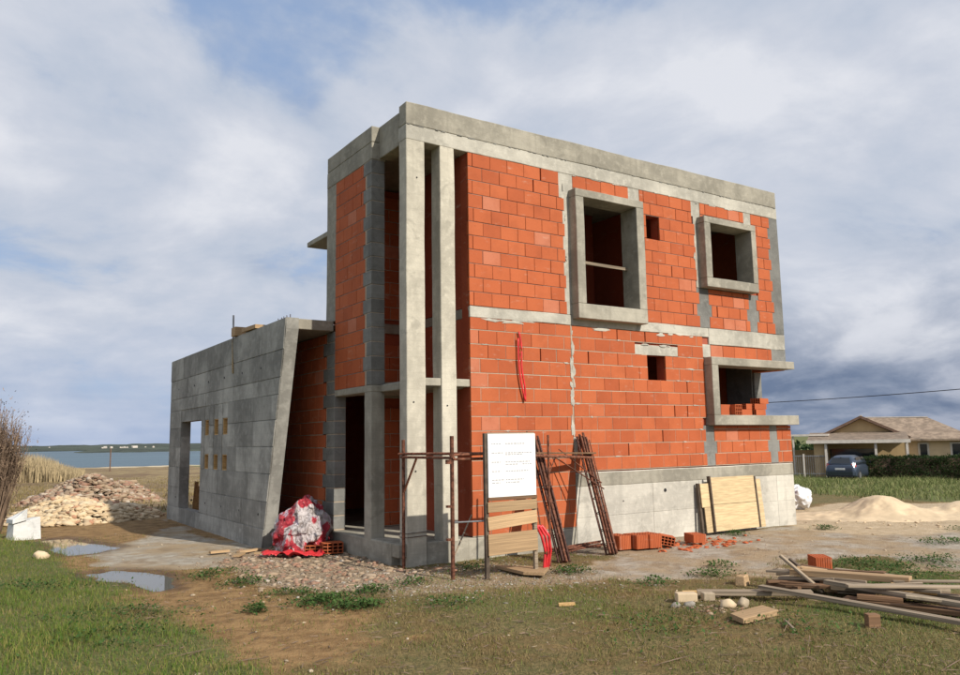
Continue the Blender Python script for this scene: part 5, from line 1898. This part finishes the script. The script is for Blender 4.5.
# ---- neighbour's bungalow: local x to the right, y away
nh = thing('bungalow', 'yellow single-storey house with brown tiled gable and hip roof beyond the hedge', 'house', (43.55, 18.75, -0.98), RZ)
MB().box(-2.5, 2.45, 0.0, 7.5, -0.3, 2.72).build('wall', 'wall_yellow', nh)
gb = MB()
gb.prism([(-2.5, 2.7), (2.45, 2.7), (0.05, 3.95)], 0.0, 0.25, lambda u, d, w: (u, d, w))
gb.build('gable', 'wall_yellow', nh)
MB().box(2.40, 6.0, 0.9, 6.5, -0.3, 2.55).build('wall', 'wall_cream_lit', nh)
rf = MB()
for s, xe in ((-1, -2.75), (1, 2.75)):
    rf.add([(0.03, -0.35, 4.02), (xe, -0.35, 2.66), (xe, 7.7, 2.66), (0.03, 7.7, 4.02), (0.03, -0.35, 4.14), (xe, -0.35, 2.78), (xe, 7.7, 2.78), (0.03, 7.7, 4.14)],
           [(0, 1, 2, 3), (7, 6, 5, 4), (0, 4, 5, 1), (1, 5, 6, 2), (2, 6, 7, 3), (3, 7, 4, 0)])
roof = rf.build('roof', 'roof_tile', nh)
hp = MB()
hp.add([(0.05, 3.6, 4.08), (4.1, 3.6, 4.0), (6.55, 0.4, 2.58), (6.55, 7.0, 2.58), (1.6, 0.4, 2.58), (1.6, 7.0, 2.58), (6.55, 0.4, 2.46), (6.55, 7.0, 2.46), (1.6, 0.4, 2.46), (1.6, 7.0, 2.46)],
       [(4, 2, 1, 0), (2, 3, 1), (3, 5, 0, 1), (5, 4, 0), (8, 6, 2, 4), (6, 7, 3, 2), (7, 9, 5, 3), (9, 7, 6, 8)])
hp.build('roof', 'roof_tile', nh)
b = MB()
b.bar((0.03, -0.38, 4.06), (-2.8, -0.38, 2.68), 0.04, 0.16)
b.bar((0.03, -0.38, 4.06), (2.8, -0.38, 2.68), 0.04, 0.16)
b.build('bargeboard', 'trim_brown', roof)
MB().bar((0.05, -0.3, 4.14), (0.05, 3.7, 4.14), 0.16, 0.06).build('ridge_tiles', 'trim_pale', roof)
MB().bar((0.1, 3.6, 4.1), (4.1, 3.6, 4.03), 0.16, 0.06).build('ridge_tiles', 'trim_pale', roof)
for x0, x1, z0, z1 in ((3.35, 3.75, 1.35, 2.25), (5.15, 5.65, 0.9, 2.25)):
    w = MB()
    w.box(x0 - .12, x1 + .12, 0.86, 0.915, z0 - .1, z1 + .1)
    wo_ = w.build('window', 'trim_pale', nh)
    MB().box(x0, x1, 0.845, 0.90, z0, z1).build('pane', 'glass_dark', wo_)
MB().box(-1.95, 0.75, -0.02, 0.05, 0.0, 2.0).build('garage_shade', 'glass_dark', nh)  # flat dark panel, painted as the shade inside the open garage
# lean-to roof and carport
lt = MB()
lt.add([(-3.1, -3.6, 2.48), (2.6, -3.6, 2.48), (2.6, 0.0, 2.98), (-3.1, 0.0, 2.98), (-3.1, -3.6, 2.58), (2.6, -3.6, 2.58), (2.6, 0.0, 3.08), (-3.1, 0.0, 3.08)],
       [(3, 2, 1, 0), (4, 5, 6, 7), (0, 1, 5, 4), (1, 2, 6, 5), (2, 3, 7, 6), (3, 0, 4, 7)])
lt.build('lean_to_roof', 'roof_tile', nh)
MB().box(-3.15, 2.65, -3.66, -3.6, 2.40, 2.60).build('gutter', 'trim_pale', nh)
for x in (-2.05, 0.75, 2.45):
    MB().box(x - .07, x + .07, -3.5, -3.36, -0.3, 2.5).build('carport_post', 'trim_pale', nh)
MB().box(-2.75, -2.15, -3.3, 0.0, -0.3, 2.42).build('wall', 'wall_yellow', nh)
pg = thing('pergola', 'pale flat pergola roof on thin posts behind the right corner of the house', 'pergola', (40.6, 20.3, -0.95), RZ)
MB().box(-2.4, 0.95, -0.1, 3.2, 2.84, 2.96).build('roof', 'trim_pale', pg)
for x in (-2.2, -1.2, 0.8):
    MB().box(x - .05, x + .05, 0.0, 0.1, -0.3, 2.84).build('post', 'trim_pale', pg)
MB().box(-2.4, 0.95, 3.05, 3.15, -0.3, 1.9).build('back_wall', 'wall_yellow', pg)

# ---- fence panel left of the car
fn = thing('fence', 'grey-green metal bar fence left of the parked car', 'fence', (39.1, 19.6, -0.72), RZ)
for z in (0.25, 1.35):
    MB().box(-1.8, 0.95, -.02, .02, z, z + .05).build('rail', 'steel_grey', fn)
for k in range(23):
    x = -1.75 + k * 0.12
    MB().box(x - .012, x + .012, -.012, .012, 0.05, 1.42).build('bar', 'steel_grey', fn)
for x in (-1.8, -0.35, 0.95):
    MB().box(x - .05, x + .05, -.05, .05, -0.2, 1.5).build('post', 'trim_pale', fn)

# ---- hedge
hd = thing('hedge', 'long dark clipped evergreen hedge in front of the yellow house', 'hedge', (39.2, 16.1, 0), RZ)
HL, HW, HH, HZ = 11.0, 1.3, 1.48, -0.85
MB().box(0.15, HL - .1, 0.15, HW - .15, HZ - .2, HZ + HH - .12).build('stem_core', 'trim_brown', hd)
n = 26000
face = RNG.choice(3, n, p=(0.62, 0.28, 0.10))
u = RNG.uniform(0, 1, (n, 3))
P = np.stack([u[:, 0] * HL, u[:, 1] * HW, HZ + u[:, 2] * HH], -1)
dep = RNG.exponential(0.07, n)
P[face == 0, 1] = dep[face == 0]
P[face == 1, 2] = HZ + HH - dep[face == 1]
P[face == 2, 0] = dep[face == 2]
nn = vnoise3(P * 1.6, 12)[:, None] * np.array([[0.04, 0.16, 0.10]]) + vnoise3(P * 5, 14)[:, None] * 0.05
P = P + nn
az = RNG.uniform(0, 6.28, n)
el = RNG.uniform(-1.2, 1.2, n)
dv = np.stack([np.cos(az) * np.cos(el), np.sin(az) * np.cos(el), np.sin(el)], -1)
sd = np.cross(dv, RNG.normal(0, 1, (n, 3)))
sd /= np.linalg.norm(sd, axis=1)[:, None]
lnn = RNG.uniform(0.05, 0.11, n)[:, None]
V = np.stack([P, P + dv * lnn * .5 + sd * lnn * .32, P + dv * lnn, P + dv * lnn * .5 - sd * lnn * .32], 1).reshape(-1, 3)
lf_ = np_mesh('foliage', V, (np.arange(n) * 4)[:, None] + np.array([[0, 1, 2, 3]]), 'hedge_leaf', hd)
lf_['kind'] = 'stuff'

# ---- parked hatchback seen from behind; local x forward, y left
car = thing('parked_car', 'grey-blue hatchback parked tail-out before the yellow house', 'car', (38.6, 16.6, -0.70), math.radians(90) - 1.03 - math.radians(15))


def loft(name, secs, m_, parent, smooth=True):
    b = MB()
    k = len(secs[0])
    for s in secs:
        b.v.extend([tuple(q) for q in s])
    for i in range(len(secs) - 1):
        for j in range(k):
            j2 = (j + 1) % k
            b.f.append((i * k + j, i * k + j2, (i + 1) * k + j2, (i + 1) * k + j))
    b.f.append(tuple(range(k))[::-1])
    b.f.append(tuple((len(secs) - 1) * k + j for j in range(k)))
    o = b.build(name, m_, parent, smooth=smooth)
    return o


def sec(x, zb, zt, wb, wt, r=0.1):
    """closed section at station x: bottom half width wb, top half width wt"""
    return [(x, -wb, zb), (x, -wb - .02, zb + (zt - zb) * .35), (x, -wt - .015, zb + (zt - zb) * .75), (x, -wt + r, zt), (x, wt - r, zt), (x, wt + .015, zb + (zt - zb) * .75), (x, wb + .02, zb + (zt - zb) * .35), (x, wb, zb)]


body_ = loft('body', [sec(-1.98, .42, .86, .62, .60), sec(-1.93, .30, .92, .78, .76), sec(-1.7, .24, .95, .83, .82), sec(-.8, .22, .96, .85, .84), sec(.3, .22, .97, .85, .84), sec(1.0, .22, .93, .84, .80),
              sec(1.6, .24, .80, .82, .74), sec(1.9, .30, .66, .74, .64), sec(2.0, .36, .55, .6, .52)], 'car_paint', car)
loft('cabin', [sec(-1.86, .90, 1.02, .70, .68, .08), sec(-1.66, .90, 1.30, .74, .60, .14), sec(-1.35, .90, 1.43, .76, .57, .16), sec(-.4, .92, 1.47, .77, .57, .16), sec(.25, .92, 1.40, .77, .55, .16), sec(.95, .90, 1.0, .75, .62, .1)], 'car_paint', car)
b = MB()
b.add([(-1.872, -.56, 1.00), (-1.872, .56, 1.00), (-1.675, .47, 1.325), (-1.675, -.47, 1.325)], [(0, 1, 2, 3)])
g = b.build('rear_window', 'glass_dark', car)
for s in (-1, 1):
    b = MB()
    b.add([(-1.45, s * .775, .98), (-.35, s * .80, .99), (-.35, s * .66, 1.36), (-1.2, s * .66, 1.34)], [(0, 1, 2, 3)])
    b.add([(-.28, s * .80, .99), (.72, s * .795, .99), (.15, s * .66, 1.34), (-.28, s * .66, 1.36)], [(0, 1, 2, 3)])
    g = b.build('side_window', 'glass_dark', car)
    sm = g.modifiers.new('solid', 'SOLIDIFY')
    sm.thickness = .02
    MB().add([(-1.965, s * .46, .78), (-1.93, s * .76, .78), (-1.72, s * .835, .84), (-1.74, s * .80, 1.02), (-1.90, s * .66, 1.0)], [(0, 1, 2, 3, 4)]).build('tail_lamp', 'car_lamp', car)
    sl = car.children[-1].modifiers.new('solid', 'SOLIDIFY')
    sl.thickness = .03
    for x in (-1.25, 1.28):
        b = MB()
        b.tube([(x, s * .66, .31), (x, s * .70, .31), (x, s * .84, .31), (x, s * .87, .31)], [.27, .31, .31, .27], 22)
        wl = b.build('wheel', 'black_rubber', car)
        MB().tube([(x, s * .80, .31), (x, s * .882, .31)], .20, 18).build('rim', 'alloy', wl)
    MB().box(.55, .75, s * .84, s * 1.0, .98, 1.1).build('mirror', 'car_paint', car) if s > 0 else MB().box(.55, .75, -1.0, -.84, .98, 1.1).build('mirror', 'car_paint', car)
loft('rear_bumper', [[(-2.03, -.70, .34), (-2.03, .70, .34), (-2.05, .70, .55), (-2.05, -.70, .55)], [(-1.80, -.855, .30), (-1.80, .855, .30), (-1.80, .855, .58), (-1.80, -.855, .58)]], 'car_paint', car, False)
MB().box(-2.02, -1.7, -.66, .66, .24, .34).build('diffuser', 'car_trim', car)
MB().box(-2.01, -1.97, -.26, .26, .64, .75).build('number_plate', 'plate_white', car)
MB().box(-1.72, -1.60, -.02, .02, 1.32, 1.36).build('wiper_base', 'car_trim', car)

# ---- overhead cable beyond the house
A, B_ = CAM + Vector((0.8019, 0.5959, 0.0413)) * 62, CAM + Vector((0.9016, 0.4300, 0.0473)) * 58
dirc = (B_ - A)
A2, B2 = A - dirc * 1.4, B_ + dirc * 0.9
q = []
for i in range(41):
    t = i / 40
    P_ = A2.lerp(B2, t)
    q.append(P_ + Vector((0, 0, 0.55 * (2 * t - 1) ** 2 - 0.12)))
tag(MB().tube(q, 0.028, 6).build('overhead_cable', 'cable_black'), 'black overhead cable crossing the sky at right behind the house', 'cable')
up_ = thing('utility_pole', 'wooden utility pole hidden behind the house carrying the cable', 'pole', (A2.x, A2.y, tz0(A2.x, A2.y)))
MB().tube([(0, 0, -.5), (0, 0, q[0].z - tz0(A2.x, A2.y) + .3)], [.14, .10], 10).build('shaft', 'wood_weathered', up_)

# ---- post by the shore
tag(MB().tube([(19.8, 158, -3.4), (19.8, 158, 1.6)], .12, 8).build('shore_post', 'trim_brown'), 'lone dark post standing in the field before the sea', 'post')


# ---- dry shrub at the left edge


def shrub(name, label, cx, cy, rad, h, n, mat_, seed):
    rg = np.random.default_rng(seed)
    t = thing(name, label, 'shrub', (cx, cy, tz(cx, cy) - .05))
    b = MB()
    tips = []
    for k in range(n):
        a, d = rg.uniform(0, 6.28), rad * math.sqrt(rg.uniform())
        x, y = d * math.cos(a) * .6, d * math.sin(a) * .6
        hh2 = h * rg.uniform(.55, 1.0) * (1 - .25 * (d / rad) ** 2)
        ox, oy = x * .55 + rg.normal(0, .10), y * .55 + rg.normal(0, .10)
        pts_ = [(x, y, 0), (x + ox * .35, y + oy * .35, hh2 * .4), (x + ox * .7 + rg.normal(0, .03), y + oy * .7, hh2 * .72), (x + ox, y + oy, hh2)]
        b.tube(pts_, [.012, .010, .007, .003], 4, False)
        for m_ in range(3):
            f = rg.uniform(.3, .85)
            st = Vector(pts_[1]).lerp(Vector(pts_[3]), f)
            e = st + Vector((rg.normal(0, .12), rg.normal(0, .12), rg.uniform(.12, .4)))
            b.tube([st, st.lerp(e, .5) + Vector((rg.normal(0, .02), 0, .02)), e], [.006, .005, .002], 3, False)
            tips.append(e)
    o = b.build('branches', mat_, t, fix=False)
    # shrivelled leaves along the twigs
    m2 = n * 14
    Vt = np.array([tips[i] for i in rg.integers(0, len(tips), m2)]) + rg.normal(0, .10, (m2, 3)) * np.array([1, 1, 2.2])
    Vt[:, 2] = np.clip(Vt[:, 2], .05, h)
    a = rg.uniform(0, 6.28, m2)
    dv = np.stack([np.cos(a), np.sin(a), rg.normal(.6, .6, m2)], -1)
    s2 = np.stack([-np.sin(a), np.cos(a), 0 * a], -1)
    l2 = rg.uniform(.015, .05, m2)[:, None]
    VV = np.stack([Vt, Vt + dv * l2 * .5 + s2 * l2 * .3, Vt + dv * l2, Vt + dv * l2 * .5 - s2 * l2 * .3], 1).reshape(-1, 3)
    l_ = np_mesh('dry_leaves', VV, (np.arange(m2) * 4)[:, None] + np.array([[0, 1, 2, 3]]), mat_, t)
    l_['kind'] = 'stuff'
    return t


shrub('dry_shrub', 'tall bare brown shrub at the left edge of the plot', -5.62, 10.6, 1.1, 3.3, 850, 'dry_stem', 3)

# ---- reed bed by the water
n = 9000
az = np.radians(RNG.uniform(1.2, 7.2, n))
dd = RNG.uniform(95, 125, n)
x, y = -6 + dd * np.sin(az), -11 + dd * np.cos(az)
hgt = (3.3 + 0.9 * fbm2(x, y, 0.12, 3, 9)) * RNG.uniform(.6, 1.0, n) * (1 - 0.6 * sstep(np.degrees(az), 4.2, 7.2))
pts = np.stack([x, y, terrain(x, y, False) - .1], -1)
blades('reed_bed', 'reed', pts, hgt, RNG.uniform(.05, .10, n), 0.22, 'pale yellow reeds standing before the sea at left', 'reeds')
# distant scrub and trees behind the neighbour's plot
n = 7000
tx = RNG.uniform(0, 1, n)
P = np.stack([60 + tx * 70 + RNG.normal(0, 3, n), 75 - tx * 75 + RNG.normal(0, 3, n), np.zeros(n)], -1)
top = 2.6 + 1.2 * fbm2(P[:, 0], P[:, 1], .12, 3, 15)
P[:, 2] = -1.4 + RNG.uniform(0, 1, n) ** .7 * top
az = RNG.uniform(0, 6.28, n)
dv = np.stack([np.cos(az), np.sin(az), RNG.normal(0, .6, n)], -1)
sd = np.cross(dv, RNG.normal(0, 1, (n, 3)))
sd /= np.linalg.norm(sd, axis=1)[:, None]
lnn = RNG.uniform(.4, .9, n)[:, None]
V = np.stack([P, P + dv * lnn * .5 + sd * lnn * .4, P + dv * lnn, P + dv * lnn * .5 - sd * lnn * .4], 1).reshape(-1, 3)
tag(np_mesh('distant_scrub', V, (np.arange(n) * 4)[:, None] + np.array([[0, 1, 2, 3]]), 'hedge_leaf'), 'dark line of scrub in the far distance behind the neighbour', 'scrub', kind='stuff')
